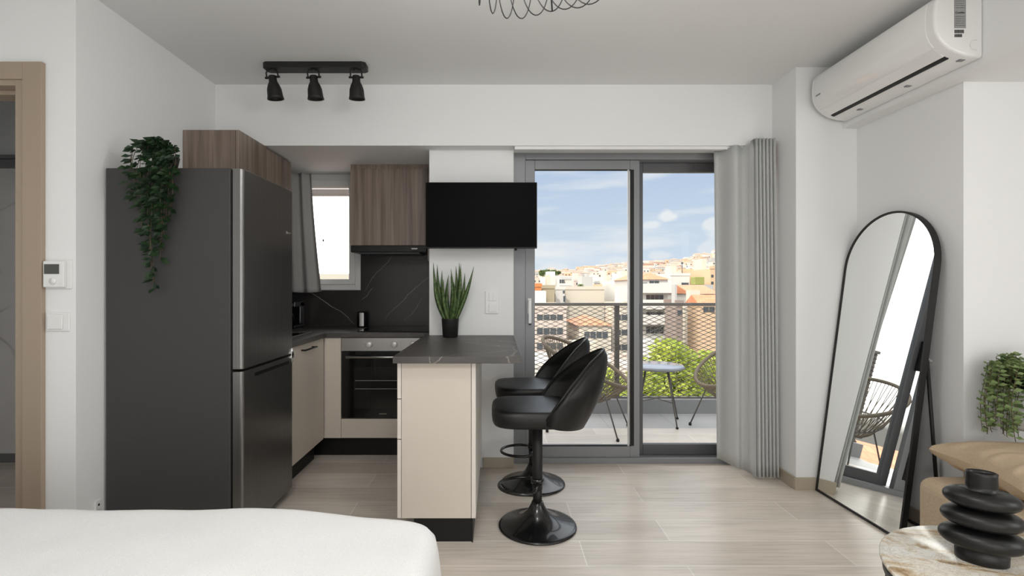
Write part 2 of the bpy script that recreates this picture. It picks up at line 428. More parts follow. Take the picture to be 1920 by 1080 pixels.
# ------------------------------------------------------------------ room shell
ZC = 2.585
XL = -1.866          # kitchen side wall
YP = 3.443           # face of the pillar
YB = 3.333           # face of the beam
YK = 4.196           # kitchen rear wall
ZS = 2.18            # soffit under the beam
wall('floor', -4.6, 3.4, -2.3, 4.4, -.10, 0, M_floor, 'floor of pale oak coloured plank tiles')
wall('ceiling', -4.6, 3.4, -2.3, YB, ZC, ZC + .2, M_ceil, 'white painted ceiling')
wall('wall_beam', -2.06, .1205, YB, 4.42, ZS, ZC + .2, None, 'white beam over the kitchen and balcony door')
wall('wall_beam_door', .1205, 2.6, YB, 3.70, ZS, ZC + .2, None, 'white beam over the balcony door')
wall('wall_left', -3.2, -3.0, -2.3, 2.227, 0, ZC)
wall('wall_bathroom_left', -4.6, -4.4, 2.227, 3.7, 0, ZC)
wall('ceiling_bathroom', -4.6, -2.06, YB, 3.7, ZC, ZC + .2, M_ceil)
wall('wall_rear', -3.0, 3.4, -2.3, -2.2, 0, ZC)
wall('wall_right', 3.2, 3.4, -2.2, 2.37, 0, ZC)
wall('wall_kitchen_left', -2.03, XL, 2.227, 4.42, 0, ZC, None, 'white wall beside the fridge')
# door wall pieces
D0, D1, DZ = -2.93, -2.05, 2.20
wall('wall_door_side', -4.4, D0, 2.227, 2.33, 0, ZC)
wall('wall_door_head', D0, -2.03, 2.227, 2.33, DZ, ZC)
wall('wall_bathroom_rear', -4.4, -2.03, 3.60, 3.7, 0, ZC)
wall('wall_bathroom_tiles', -4.4, -2.03, 3.56, 3.60, 0, 2.14, M_bath, 'white veined marble tiles in the bathroom')
struct(MB().box(-4.4, -2.03, 3.50, 3.56, 2.14, 2.165).box(-4.4, -2.03, 3.53, 3.56, 2.08, 2.14).box(-4.4, -2.03, 3.54, 3.56, 0, .06).build('trim_1', M_alu, bevel=.004))
wall('wall_alcove', XL - .02, -1.745, YK, 4.42, 0, ZS)
wall('wall_kitchen_right', -1.13, -.458, YK, 4.42, 0, ZS)
wall('wall_kitchen_below', -1.745, -1.13, YK, 4.42, 0, 1.22)
wall('wall_pillar', -.458, .121, YP, 4.42, 0, ZS, None, 'white pillar between kitchen and balcony door')
wall('wall_return_right', 1.837, 2.6, 3.07, 3.70, 0, ZC)
wall('wall_niche_right', 2.21, 3.4, 2.37, 3.07, 0, 2.21)
wall('wall_bulkhead_right', 2.12, 3.4, -2.2, 3.07, 2.21, ZC, None, 'white bulkhead carrying the air conditioner')
wall('wall_sun_blocker', -4, 6, 3.5, 3.70, ZC + .2, 3.5)  # unseen wall put in to shade the balcony; height set by its shadow
# skirtings
struct(MB().box(1.825, 1.837, 3.07, 3.52, 0, .075).box(1.825, 2.21, 3.058, 3.07, 0, .075).build('baseboard_right', M_base, bevel=.002))
struct(MB().box(2.198, 2.21, 2.358, 3.058, 0, .075).box(2.198, 3.2, 2.358, 2.37, 0, .075).build('baseboard_niche', M_base, bevel=.002))
struct(MB().box(-.09, .121, YP - .012, YP, 0, .07).build('baseboard_pillar', M_base, bevel=.002))

# door to the bathroom, left (open): casing and jambs
dr = thing('door_1', 'taupe casing of the open bathroom doorway', 'door', (-2.4, 2.2, 0)); del dr['category']; dr['kind'] = 'structure'
MB().box(-2.085, -2.0, 2.205, 2.227, 0, 2.232).build('casing', M_casing, dr, True, bevel=.002)
MB().box(-3.0, -2.085, 2.205, 2.227, 2.155, 2.232).build('casing', M_casing, dr, True, bevel=.002)
MB().box(-2.125, -2.05, 2.215, 2.35, 0, 2.20).box(-2.93, -2.125, 2.215, 2.35, 2.13, 2.20).build('jamb', M_casing, dr, True, bevel=.002)
MB().box(-2.145, -2.125, 2.27, 2.35, 0, 2.13).box(-2.93, -2.145, 2.27, 2.35, 2.11, 2.13).build('door_stop', M_casing, dr, True, bevel=.002)

# made-up frames around the two fill lights; the walls behind are solid
for nm, (x0, x1, y0, y1, z0, z1), ax in (('fill_frame_rear', (-.65, 2.45, -2.2, -2.16, .2, 1.95), 0), ('fill_frame_side', (3.16, 3.2, -.7, .9, .85, 2.2), 1)):
    m = MB(); t = .05
    if ax == 0:
        m.box(x0, x1, y0, y1, z0, z0 + t).box(x0, x1, y0, y1, z1 - t, z1).box(x0, x0 + t, y0, y1, z0 + t, z1 - t).box(x1 - t, x1, y0, y1, z0 + t, z1 - t)
    else:
        m.box(x0, x1, y0, y1, z0, z0 + t).box(x0, x1, y0, y1, z1 - t, z1).box(x0, x1, y0, y0 + t, z0 + t, z1 - t).box(x0, x1, y1 - t, y1, z0 + t, z1 - t)
    struct(m.build(nm, M_whitef, bevel=.003))

# ------------------------------------------------------------------ kitchen window
w = thing('window_1', 'small white kitchen window beside the upper cabinet', 'window', (-1.43, YK, 1.22)); del w['category']; w['kind'] = 'structure'
def frame(x0, x1, y0, y1, z0, z1, t, tb=None, tt=None):
    tb = tb or t; tt = tt or t
    return MB().box(x0, x0 + t, y0, y1, z0, z1).box(x1 - t, x1, y0, y1, z0, z1).box(x0 + t, x1 - t, y0, y1, z0, z0 + tb).box(x0 + t, x1 - t, y0, y1, z1 - tt, z1)
frame(-1.745, -1.13, YK - .015, YK + .06, 1.215, ZS - .001, .045, .045, .05).build('outer_frame', M_whitef, w, True, bevel=.003)
frame(-1.70, -1.175, YK - .025, YK + .045, 1.26, 2.13, .05, .045, .06).build('sash', M_whitef, w, True, bevel=.004)
box(-1.65, -1.225, YK + .01, YK + .016, 1.305, 2.07).build('pane', M_glass, w, True)
MB().box(-1.65, -1.225, YK + .10, YK + .13, 2.02, 2.08).box(-1.6, -1.55, YK + .09, YK + .10, 2.035, 2.06).box(-1.45, -1.42, YK + .09, YK + .10, 2.035, 2.06).box(-1.35, -1.27, YK + .09, YK + .10, 2.035, 2.06).build('shutter_box', mat('shutter_box_pink_white', (.62, .56, .54), .6), w, True)
MB().box(-1.218, -1.190, YK - .04, YK - .025, 1.585, 1.60).box(-1.205, -1.190, YK - .055, YK - .04, 1.52, 1.60).build('handle', M_white, w, True, bevel=.003)
MB().tube([(-1.435, YK - .03, 2.0), (-1.435, YK - .03, 1.64)], .0012, 5).lathe([(0, 0), (.006, .004), (.007, .014), (.003, .022), (0, .024)], (-1.435, YK - .03, 1.615), 10).build('pull_cord', M_alud, w, True)

wall('trim_bounce_ledge', -1.80, -1.08, 4.425, 4.80, 1.17, 1.205, M_white, 'unseen white ledge added to bounce light into the kitchen')  # added out of view to throw light up at the soffit
# kitchen window curtain
def kc(u, v):
    # u across, v from top to bottom
    zt, zb = 2.172, 1.205
    wt, wb = .21, .285
    xl = -1.72; x = xl + (wt + (wb - wt) * v ** 1.4) * u + .015 * v
    y = 4.10 + .022 * math.sin(u * 2 * PI * 2.4 + .8 + v * .5) * (1 - .1 * v) - .01 * v
    return (x, y, zt + (zb - zt) * v - .012 * math.sin(u * 3) * v)
tag(MB().grid(kc, 60, 30).build('window_curtain', fabric('pale_grey_curtain_cloth', (.46, .455, .44), .18), solid=.002), 'short grey curtain bunched at the left of the small kitchen window', 'curtain')

# ------------------------------------------------------------------ sliding balcony door
d = thing('window_2', 'grey aluminium sliding glass door to the balcony', 'door', (.98, 3.58, 0)); del d['category']; d['kind'] = 'structure'
frame(.121, 1.837, 3.52, 3.68, 0, ZS, .085, .028, .045).build('outer_frame', M_alu, d, True, bevel=.003)
box(.121, 1.837, 3.515, 3.53, 0, .04).build('sill_lip', M_alu, d, True, bevel=.002)
l1 = frame(.206, 1.013, 3.535, 3.575, .030, 2.134, .068, .092, .068).build('door_leaf', M_alu, d, True, bevel=.003)
frame(.998, 1.80, 3.615, 3.655, .030, 2.134, .062, .075, .066).build('door_leaf', M_alud, d, True, bevel=.003)
box(.274, .945, 3.552, 3.558, .12, 2.068).build('pane', M_glass, d, True)
box(1.06, 1.74, 3.632, 3.638, .10, 2.07).build('pane', M_glass, d, True)
MB().box(.944, .972, 3.531, 3.5345, .12, 2.066).box(.274, .952, 3.532, 3.545, .117, .125).box(.274, .952, 3.532, 3.545, 2.060, 2.068).build('gasket', M_black, d, True)
MB().box(.926, .938, 3.529, 3.5345, .12, 2.066).build('seal_strip', mat('pale_aluminium', (.5, .5, .5), .3, metal=.5), d, True)
MB().box(1.013, 1.022, 3.56, 3.61, .9, 1.12).build('lock_keep', M_black, d, True)
MB().box(.222, .25, 3.522, 3.535, 1.05, 1.16).box(.226, .246, 3.495, 3.524, 1.128, 1.150).box(.226, .247, 3.485, 3.499, .985, 1.15).build('handle', M_white, d, True, bevel=.005)
MB().box(.228, .245, 3.486, 3.498, .975, .985).build('handle_tip', M_black, d, True)
struct(MB().box(.125, 1.66, 3.345, 3.385, 2.158, ZS).build('trim_2', M_white, bevel=.002), 'white curtain track under the beam')

# long curtain
def path(u):
    if u < .42:
        t = u / .42; x = 1.50 + .165 * t
        off = .040 * math.sin(t * PI * 2.6 + .3)
        return x, 3.42 - .10 * t + off, t
    t = (u - .42) / .58
    x = 1.665 + .150 * t + .006 * math.sin(t * 2 * PI * 6.5)
    return x, 3.262 + .040 * math.sin(t * 2 * PI * 6.5 - .9), None
def bc(u, v):
    x, y, t = path(u)
    if t is not None:
        x += (v - .5) * .05 * (1 - t); y += (v - .6) * .07 * (1 - t)
        y -= .045 * math.exp(-((t - 1) / .25) ** 2)
        zt = 2.166 if y > 3.325 else 2.176
    else: zt = 2.198 
    if t is None: x += .012 * (v - .3) * (1 if u > .5 else .5)
    y = min(y, 3.50) - .02 * v * (0 if t is not None else 1)
    zb = .055 - .035 * min(1, u / .42)
    return (min(x, 1.832), y, zt + (zb - zt) * v)
tag(MB().grid(bc, 260, 24).build('balcony_curtain', M_curt, solid=.0025), 'long grey curtain pleated beside the balcony door', 'curtain')

# ------------------------------------------------------------------ fridge
fr = thing('fridge', 'tall two-door fridge freezer with grey side and brushed steel doors', 'fridge', (-1.53, 2.68, 0))
FY0, FY1, FZ = 2.380, 2.975, 1.805
box(-1.853, -1.262, FY0, FY1, .03, FZ).build('body', M_fside, fr, True, bevel=.004)
def fdoor(z0, z1):
    pts = [(-1.252, FY0 + .003), (-1.252, FY1 - .003), (-1.220, FY1 - .003)]
    for k in range(7):
        a = PI / 2 * (1 - k / 6); pts.append((-1.220 + .017 * math.cos(a), FY1 - .02 + .017 * math.sin(a)))
    for k in range(7):
        a = -PI / 2 * k / 6; pts.append((-1.220 + .017 * math.cos(a), FY0 + .02 + .017 * math.sin(a)))
    return MB().prism(pts[:3] + pts[3:], z0, z1, 'z', sm=False)
dt = fdoor(.848, FZ - .002).build('upper_door', M_brush, fr, True, bevel=.002)
db = fdoor(.06, .836).build('lower_door', M_brush, fr, True, bevel=.002)
MB().box(-1.2031, -1.2015, 2.50, 2.91, .795, .812).build('grip_recess', M_black, db, False).location = (0, 0, 0)
o = COL.objects[-1]; o.location = (1.53, -2.68, 0)
MB().box(-1.262, -1.252, FY0 + .01, FY1 - .01, .05, FZ - .01).build('door_seal', M_black, fr, True)
MB().box(-1.225, -1.195, 2.93, 2.968, .822, .862).tube([(-1.20, 2.945, .80), (-1.20, 2.945, .88)], .006).build('hinge', M_chrome, fr, True, bevel=.002)
MB().box(-1.2030, -1.2018, 2.88, 2.893, 1.545, 1.560).box(-1.2030, -1.2018, 2.897, 2.915, 1.548, 1.556).box(-1.2030, -1.2018, 2.919, 2.940, 1.550, 1.557).build('badge', M_chrome, fr, True)
MB().box(-1.80, -1.30, 2.45, 2.95, 0, .03).build('plinth', M_black, fr, True)

# ------------------------------------------------------------------ vine plant on the fridge
def vine_plant(root, c, nst, spread, hang, seed, m, leafl, front=-1, dome=.16, world=True, lz=.02):
    r = random.Random(seed); st = MB(); lf = MB()
    for k in range(nst):
        a = r.uniform(-1, 1); x0, y0, z0 = c
        sx = a * spread; top = dome * (1 - .45 * a * a) * r.uniform(.45, 1.0)
        ln = hang * (1 - .68 * abs(a - .03) ** 1.0) * r.uniform(.35, 1.0)
        yo = front[0] if isinstance(front, tuple) else front
        pts = []
        n = 14
        for i in range(n + 1):
            t = i / n
            if t < .4:
                q = t / .4; p = Vector((x0 + sx * .75 * q, y0 + (yo - y0) * q ** .8 * r.uniform(.9, 1.0), z0 + top * math.sin(q * PI * .5 + .0) + (0)))
            else:
                q = (t - .4) / .6; p = Vector((x0 + sx * (.75 + .25 * min(1, q * 2)) * (1 - .35 * q) + .006 * math.sin(q * 9 + k), yo - .025 * math.sin(q * PI) - .004 * (k % 4), z0 + top - (top + ln) * q))
            pts.append(p)
        st.tube(pts, .0014, 4)
        L = sum((pts[i + 1] - pts[i]).length for i in range(n))
        nl = int(L / .019)
        for i in range(nl):
            t = (i + .5) / nl * n; j = min(int(t), n - 1); p = pts[j].lerp(pts[j + 1], t - j); dd = (pts[j + 1] - pts[j]).normalized()
            an = i * 2.4 + r.uniform(-.4, .4)
            sd = Vector((math.cos(an), -abs(math.sin(an)) * .75 - .15, r.uniform(-.35, .45)))
            q = dd * .55 + sd
            l = leafl * r.uniform(.7, 1.25)
            lf.leaf(p, q, Vector((r.uniform(-.6, .6), -1, r.uniform(-.2, .8))), l, l * .58)
    st.build('stems', M_stem, root, world); lf.build('leaves', m, root, world)
vp = thing('trailing_ivy', 'dark green trailing ivy hanging down the side of the fridge from its top', 'plant', (-1.62, 2.46, FZ))
MB().lathe([(.0, 0), (.045, 0), (.06, .07), (.056, .07), (.05, .06), (0, .06)], (-1.62, 2.46, FZ), 24).build('pot', M_black, vp, True)
vine_plant(vp, (-1.605, 2.45, FZ + .05), 26, .14, .66, 5, M_leafd, .046, front=2.362, dome=.085)

# ------------------------------------------------------------------ kitchen units
ZT = .91
def bar_handle(p0, p1, off, parent):
    a = Vector(p0); b = Vector(p1); o = Vector(off); m = MB(); d = (b - a).normalized()
    m.tube([a + o, b + o], .006, 8); m.tube([a + d * .012, a + d * .012 + o], .005, 8); m.tube([b - d * .012, b - d * .012 + o], .005, 8)
    return m
# base cabinet beside the fridge
bc1 = thing('base_cabinet', 'beige base cabinet with a black bar handle beside the fridge', 'cabinet', (-1.55, 3.3, 0))
XF = -1.243
box(XL + .001, XF - .02, 2.985, 3.61, .14, .874).build('carcass', M_beige2, bc1, True)
dd = box(XF - .019, XF, 2.99, 3.61, .145, .870).build('door', M_beige, bc1, True, bevel=.002)
h = bar_handle((XF, 3.19, .835), (XF, 3.40, .835), (.028, 0, 0), dd).build('handle', M_black, dd, False); h.location = (1.55, -3.3, 0)
box(XL + .001, XF - .07, 2.985, 3.62, 0, .14).build('plinth', M_black, bc1, True)
# corner panel
cp = thing('corner_cabinet', 'narrow beige corner cabinet panel left of the oven', 'cabinet', (-1.2, 3.63, 0))
box(XL + .002, -1.126, 3.652, YK - .001, .14, .874).build('carcass', M_beige2, cp, True)
box(XF + .001, -1.124, 3.632, 3.651, .145, .870).build('front_panel', M_beige, cp, True, bevel=.0015)
box(XL + .001, -1.124, 3.70, 3.72, 0, .14).build('plinth', M_black, cp, True)
# oven unit
ov = thing('built_in_oven', 'built-in oven with steel control panel, two white knobs and black glass door', 'oven', (-.82, 3.63, .28))
box(-1.11, -.535, 3.66, YK - .02, .29, .868).build('cavity', M_alud, ov, True)
cpn = box(-1.120, -.525, 3.628, 3.658, .775, .872).build('control_panel', M_steel, ov, True, bevel=.002)
for kx in (-.918, -.735, -.60):
    MB().lathe([(.0, -.022), (.019, -.022), (.023, -.018), (.024, 0)], (kx, 3.628, .824), 24, M=Matrix.Rotation(-PI / 2, 3, 'X') @ Matrix.Scale(-1, 3, (0, 0, 1)) if False else Matrix.Rotation(-PI / 2, 3, 'X')).build('knob', mat('silver_white_knob', (.62, .61, .59), .3, metal=.3), ov, True)
od = MB().box(-1.118, -.527, 3.630, 3.658, .29, .772).build('glass_door', M_glossk, ov, True, bevel=.003)
m = MB().tube([(-1.08, 3.60, .735), (-.565, 3.60, .735)], .009, 10).box(-1.07, -1.055, 3.60, 3.632, .728, .742).box(-.59, -.575, 3.60, 3.632, .728, .742)
h = m.build('handle', M_steel, od, False); h.location = (.82, -3.63, -.28)
m = MB().box(-1.03, -.60, 3.6285, 3.6298, .36, .66)
h = m.build('inner_window', mat('oven_inner_glass', (.014, .013, .012), .12), od, False); h.location = (.82, -3.63, -.28)
m = MB()
for z in (.50, .56): m.box(-1.02, -.62, 3.6278, 3.6286, z, z + .004)
h = m.build('rack', M_alu, od, False); h.location = (.82, -3.63, -.28)
m = MB()
for k in range(7): m.box(-.845 + k * .008, -.840 + k * .008, 3.628, 3.6296, .318, .325)
h = m.build('badge', M_steel, od, False); h.location = (.82, -3.63, -.28)
bo = thing('oven_cabinet', 'beige filler panel and black plinth beneath the oven', 'cabinet', (-.8, 3.64, 0))
box(-1.122, -.48, 3.634, 3.655, .145, .283).build('front_panel', M_beige, bo, True, bevel=.0015)
box(-1.122, -.459, 3.66, YK - .001, .142, .284).build('carcass', M_beige2, bo, True)
box(-1.123, -.459, 3.70, 3.72, 0, .14).build('plinth', M_black, bo, True)
# worktop L
wt = thing('worktop', 'black veined L-shaped kitchen worktop behind the fridge and over the oven', 'worktop', (-1.2, 3.9, .876))
MB().box(XL + .001, XF + .022, 2.982, 3.608, .876, ZT).build('side_slab', M_top, wt, True, bevel=.002)
MB().box(XL + .001, -.459, 3.6095, YK - .001, .876, ZT).build('rear_slab', M_top, wt, True, bevel=.002)
tag(MB().box(-1.02, -.46, 3.68, 4.14, ZT + .0005, ZT + .006).build('induction_hob', M_glossk, bevel=.002), 'black glass hob set in the worktop above the oven', 'hob')
sk = thing('kitchen_sink', 'black inset sink with a steel rim between fridge and window', 'sink', (-1.5, 3.4, ZT))
MB().box(-1.74, -1.33, 3.08, 3.58, ZT + .0005, ZT + .004).build('basin', M_glossk, sk, True, bevel=.001)
frame_s = MB().box(-1.76, -1.74, 3.06, 3.60, ZT + .0005, ZT + .008).box(-1.33, -1.31, 3.06, 3.60, ZT + .0005, ZT + .008).box(-1.74, -1.33, 3.58, 3.60, ZT + .0005, ZT + .008).box(-1.74, -1.33, 3.06, 3.08, ZT + .0005, ZT + .008)
frame_s.build('rim', M_steel, sk, True, bevel=.001)
# splashback
struct(MB().box(XL + .001, -.459, YK - .012, YK - .0005, ZT, 1.212).box(-1.127, -.459, YK - .012, YK - .0005, 1.212, 1.60).build('wall_splashback', M_splash), 'black stone splashback with thin pale veins')
struct(MB().box(XL + .0005, XL + .011, 2.985, YK - .013, ZT, 1.44).build('wall_splashback_left', M_dark), 'black stone splashback on the side wall')
# right upper cabinet + hood
uc = thing('wall_cabinet', 'wood-grain upper cabinet above the hob, between window and television', 'cabinet', (-.82, 4.0, 1.56))
YU = 3.835
box(-1.110, -.530, YU + .02, YK - .001, 1.56, 2.146).build('carcass', M_lam, uc, True)
box(-1.114, -.526, YU, YU + .019, 1.558, 2.146).build('door', M_lam, uc, True, bevel=.0015)
box(-.524, -.459, YU + .005, YK - .013, 1.44, 2.146).build('side_panel', M_lam, uc, True, bevel=.001)
box(-1.114, -.459, YU + .01, YU + .03, 2.148, ZS).build('top_filler', M_lam, uc, True)
hd = thing('cooker_hood', 'slim black extractor hood beneath the wood-grain upper cabinet', 'hood', (-.82, 4.0, 1.5))
box(-1.110, -.530, YU - .01, YK - .014, 1.505, 1.556).build('body', M_black, hd, True, bevel=.004)
MB().box(-.645, -.60, YU - .0125, YU - .0095, 1.528, 1.536).build('switch_badge', M_steel, hd, True)
MB().box(-1.05, -.59, YU + .03, YK - .06, 1.497, 1.505).build('grille', M_alud, hd, True)
# left upper cabinets (behind the fridge top)
for (y0, y1, lb) in ((2.984, 3.335, 'wood-grain upper cabinet nearest the ivy, above the fridge'), (3.338, 3.745, 'wood-grain upper cabinet nearest the kitchen curtain, on the side wall')):
    u = thing('wall_cabinet', lb, 'cabinet', (-1.7, (y0 + y1) / 2, 1.46), group='wood-grain cabinets on the side wall')
    zt = 2.176
    box(XL + .001, -1.552, y0, y1, 1.46, zt - .001).build('carcass', M_lam, u, True, bevel=.001)
    box(-1.549, -1.53, y0, y1 - .001, 1.46, zt - .001 if y0 < 3 else zt - .012).build('door', M_lam, u, True, bevel=.001)

# kettle / coffee machine, canister
km = thing('coffee_machine', 'black coffee machine in the dark corner beneath the kitchen curtain', 'coffee machine', (-1.62, 3.98, ZT))
MB().box(-1.71, -1.575, 3.93, 4.12, ZT, ZT + .03).box(-1.71, -1.575, 4.04, 4.12, ZT + .03, ZT + .21).box(-1.71, -1.575, 3.93, 4.12, ZT + .17, ZT + .215).build('body', M_blackgl, km, True, bevel=.006)
MB().lathe([(0, 0), (.035, 0), (.042, .05), (.04, .09), (.037, .09), (.037, .01), (0, .01)], (-1.645, 3.985, ZT + .031), 20).build('jug', M_glossk, km, True)
MB().box(-1.60, -1.58, 3.925, 3.93, ZT + .18, ZT + .20).build('button', M_steel, km, True)
cu = thing('utensil_canister', 'black canister with a shiny ribbed steel stripe on the worktop', 'canister', (-1.095, 4.12, ZT))
MB().lathe([(0, 0), (.045, 0), (.045, .125), (.041, .125), (.041, .01), (0, .01)], (-1.095, 4.12, ZT), 32).build('body', M_black, cu, True)
m = MB()
for k in range(14): m.lathe([(.0462, 0), (.0475, .003), (.0462, .006)], (-1.095, 4.12, ZT + .012 + k * .0075), 12)
m2 = MB()
for k in range(14):
    z = ZT + .010 + k * .0078
    def arc(u, v, z=z):
        a = -PI / 2 + .05 + (u - .5) * .75; r = .0465 + .0018 * math.sin(v * PI); return (-1.095 + r * math.cos(a), 4.12 + r * math.sin(a), z + v * .0078)
    m2.grid(arc, 8, 4)
m2.build('steel_stripe', mat('ribbed_steel', (.75, .74, .72), .45, metal=.6), cu, True, label='ribbed polished steel stripe')

# ------------------------------------------------------------------ peninsula
PY = 2.43
pn = thing('peninsula_cabinet', 'beige peninsula cabinet with drawers under the breakfast counter', 'cabinet', (-.29, 2.9, 0))
box(-.458, -.121, PY, YP - .001, .118, .874).build('carcass', M_beige, pn, True, bevel=.0015)
box(-.119, -.098, PY, YP - .001, .118, .874).build('back_panel', M_beige2, pn, True, bevel=.0015)
for i, (z0, z1) in enumerate(((.698, .872), (.502, .694), (.118, .498))):
    dw = box(-.479, -.460, PY + .002, 3.03, z0, z1).build('drawer', M_beige2, pn, True, bevel=.0015)
    hh = bar_handle((-.479, 2.62, z1 - .03), (-.479, 2.82, z1 - .03), (-.026, 0, 0), dw).build('handle', M_black, dw, False); hh.location = (.29, -2.9, 0)
MB().box(-.40, -.118, PY + .012, YP - .002, 0, .118).box(-.118, -.112, PY + .002, YP - .002, 0, .118).build('plinth', M_black, pn, True)
tag(box(-.490, .120, 2.378, YP - .001, .8765, ZT - .001).build('breakfast_counter', M_top, bevel=.0015), 'charcoal veined breakfast counter on the beige peninsula', 'counter')

# aloe
al = thing('potted_aloe', 'spiky green aloe in a black pot on the breakfast counter', 'plant', (-.302, 3.31, ZT))
MB().lathe([(0, 0), (.046, 0), (.050, .004), (.057, .118), (.058, .122), (.053, .122), (.050, .105), (0, .105)], (0, 0, 0), 32).build('pot', M_blackm, al)
MB().lathe([(0, .104), (.050, .106), (.050, .1065)], (0, 0, 0), 20).build('soil', M_stem, al)
r = random.Random(3)
spec = [(-.105, .41, 0), (-.085, .40, .02), (-.098, .33, -.02), (-.055, .36, .02), (-.035, .30, -.03), (-.012, .27, 0), (.0, .37, .02), (.008, .32, -.03), (.03, .39, .03), (.055, .41, 0), (.066, .40, -.02), (.058, .31, .03), (.09, .34, 0), (.147, .385, -.01), (.03, .28, -.045), (-.02, .33, .045)]
for sx, hh, sy in spec:
    m = MB(); n = 12; b0 = Vector((sx * .22, sy * .4, .10))
    v = []; 
    for i in range(n + 1):
        t = i / n; c = b0 + Vector((sx * (t ** .75 if abs(sx) < .12 else t ** 1.1) * .85 + (-.012 if sx < 0 else .012) * math.sin(t * PI) * 1.2, sy * t * 1.8, (hh - .02) * t))
        wv = (.0125 * (1 - t ** 2.0) + .0008) * (1 + .35 * math.sin(t * PI))
        v += [c + Vector((-wv, 0, 0)), c + Vector((0, -wv * .45, 0)), c + Vector((wv, 0, 0)), c + Vector((0, wv * .5, 0))]
    fs = [(i * 4 + k, i * 4 + (k + 1) % 4, (i + 1) * 4 + (k + 1) % 4, (i + 1) * 4 + k) for i in range(n) for k in range(4)]
    m.add(v, fs, 0, True); m.build('leaf', M_aloe, al)

# ------------------------------------------------------------------ television, switches, thermostat
tv = thing('television', 'black flat television mounted on the pillar beside the balcony door', 'television', (-.09, 3.3, 1.49))
box(-.462, .269, 3.278, 3.305, 1.492, 1.925).build('casing', M_black, tv, True, bevel=.004)
box(-.457, .264, 3.2768, 3.2785, 1.500, 1.920).build('screen', M_scr, tv, True)
MB().box(-.30, .10, 3.305, 3.345, 1.55, 1.80).box(-.2, 0, 3.345, 3.36, 1.60, 1.78).build('rear_housing', M_black, tv, True, bevel=.01)
MB().box(-.16, -.04, 3.36, YP - .0005, 1.62, 1.76).build('wall_bracket', M_blackm, tv, True)
MB().lathe([(0, 0), (.008, .002), (.008, .014), (0, .014)], (.13, 3.292, 1.478), 12).build('sensor', M_black, tv, True)
def rocker(m, cx, y, cz, w, h): m.box(cx - w / 2, cx + w / 2, y - .004, y, cz - h / 2, cz + h / 2)
sw = thing('wall_socket_panel', 'double white switch plate on the pillar under the television', 'switch', (-.027, YP, 1.13))
box(-.073, .018, YP - .009, YP - .0003, 1.057, 1.211).build('plate', M_white, sw, True, bevel=.003)
m = MB(); rocker(m, -.036, YP - .009, 1.172, .026, .055); rocker(m, -.008, YP - .009, 1.172, .026, .055); m.build('switch_key', M_white, sw, True, bevel=.002)
m = MB(); rocker(m, -.022, YP - .009, 1.096, .054, .055); m.build('switch_key', M_white, sw, True, bevel=.002)
YD = 2.227
th = thing('thermostat', 'white wall thermostat with a small grey display beside the doorway', 'thermostat', (-1.937, YD, 1.23))
box(-1.994, -1.880, YD - .008, YD - .0003, 1.232, 1.361).build('back_plate', M_white, th, True, bevel=.002)
box(-1.990, -1.898, YD - .026, YD - .0085, 1.238, 1.354).build('housing', M_white, th, True, bevel=.004)
box(-1.983, -1.918, YD - .028, YD - .0262, 1.297, 1.340).build('display', M_lcd, th, True)
MB().lathe([(0, -.006), (.014, -.005), (.015, 0)], (-1.945, YD - .026, 1.266), 20, M=Matrix.Rotation(-PI / 2, 3, 'X')).build('dial', M_white, th, True)
ls = thing('light_switch', 'single white light switch below the thermostat', 'switch', (-1.945, YD, 1.09))
MB().prism([(-1.994, 1.043), (-1.890, 1.043), (-1.890, 1.128), (-1.994, 1.128)], YD - .007, YD - .0003, 'y').build('plate', M_white, ls, True, bevel=.004)
box(-1.984, -1.916, YD - .014, YD - .0075, 1.053, 1.118).build('rocker', M_white, ls, True, bevel=.003)
so = thing('cable_outlet', 'tiny white outlet low on the wall beside the fridge', 'socket', (XL + .004, 2.34, .22))
box(XL + .0003, XL + .010, 2.325, 2.36, .20, .245).build('plate', M_white, so, True, bevel=.002)
MB().box(XL + .0103, XL + .012, 2.338, 2.346, .218, .228).build('port', M_black, so, True)

# ------------------------------------------------------------------ track light
tl = thing('ceiling_spotlight_bar', 'black ceiling spotlight bar with three bell-shaped spots above the kitchen', 'ceiling light', (-1.09, 3.03, ZC))
m = MB().prism([(-1.395, 2.999), (-1.375, 2.985), (-.800, 2.985), (-.780, 2.999), (-.780, 3.061), (-.800, 3.075), (-1.375, 3.075), (-1.395, 3.061)], ZC - .036, ZC - .0003, 'z')
m.build('bar', M_blackm, tl, True, bevel=.004)
for k, sx in enumerate((-1.352, -1.103, -.845)):
    RM = Matrix.Rotation((-.10, -.06, .0)[k], 3, 'Y') @ Matrix.Rotation(.14, 3, 'X')
    base = Vector((sx, 3.03, ZC - .072))
    def TP(p): return RM @ Vector(p) + base
    prof = [(.0, .005), (.020, .004), (.023, -.004), (.024, -.032), (.034, -.052), (.042, -.078), (.045, -.118), (.049, -.134), (.045, -.134), (.041, -.116), (.038, -.08), (.0, -.07)]
    sp = MB().lathe(prof, base, 28, M=RM).build('spot_shade', M_blackm, tl, True)
    MB().lathe([(0, -.098), (.026, -.100), (.03, -.09), (.03, -.075)], base, 20, M=RM).build('bulb', mat('unlit_bulb', (.22, .21, .20), .25), tl, True)
    m = MB().tube([TP((-.034, 0, -.012)), TP((-.034, 0, .022)), TP((-.024, 0, .038)), TP((0, 0, .042)), TP((.024, 0, .038)), TP((.034, 0, .022)), TP((.034, 0, -.012))], .005, 6)
    m.tube([TP((-.044, 0, -.006)), TP((-.022, 0, -.006))], .007, 8); m.tube([TP((.022, 0, -.006)), TP((.044, 0, -.006))], .007, 8)
    m.tube([(sx, 3.03, ZC - .045), (sx, 3.03, ZC - .03)], .018, 12)
    m.build('bracket', M_blackm, tl, True)

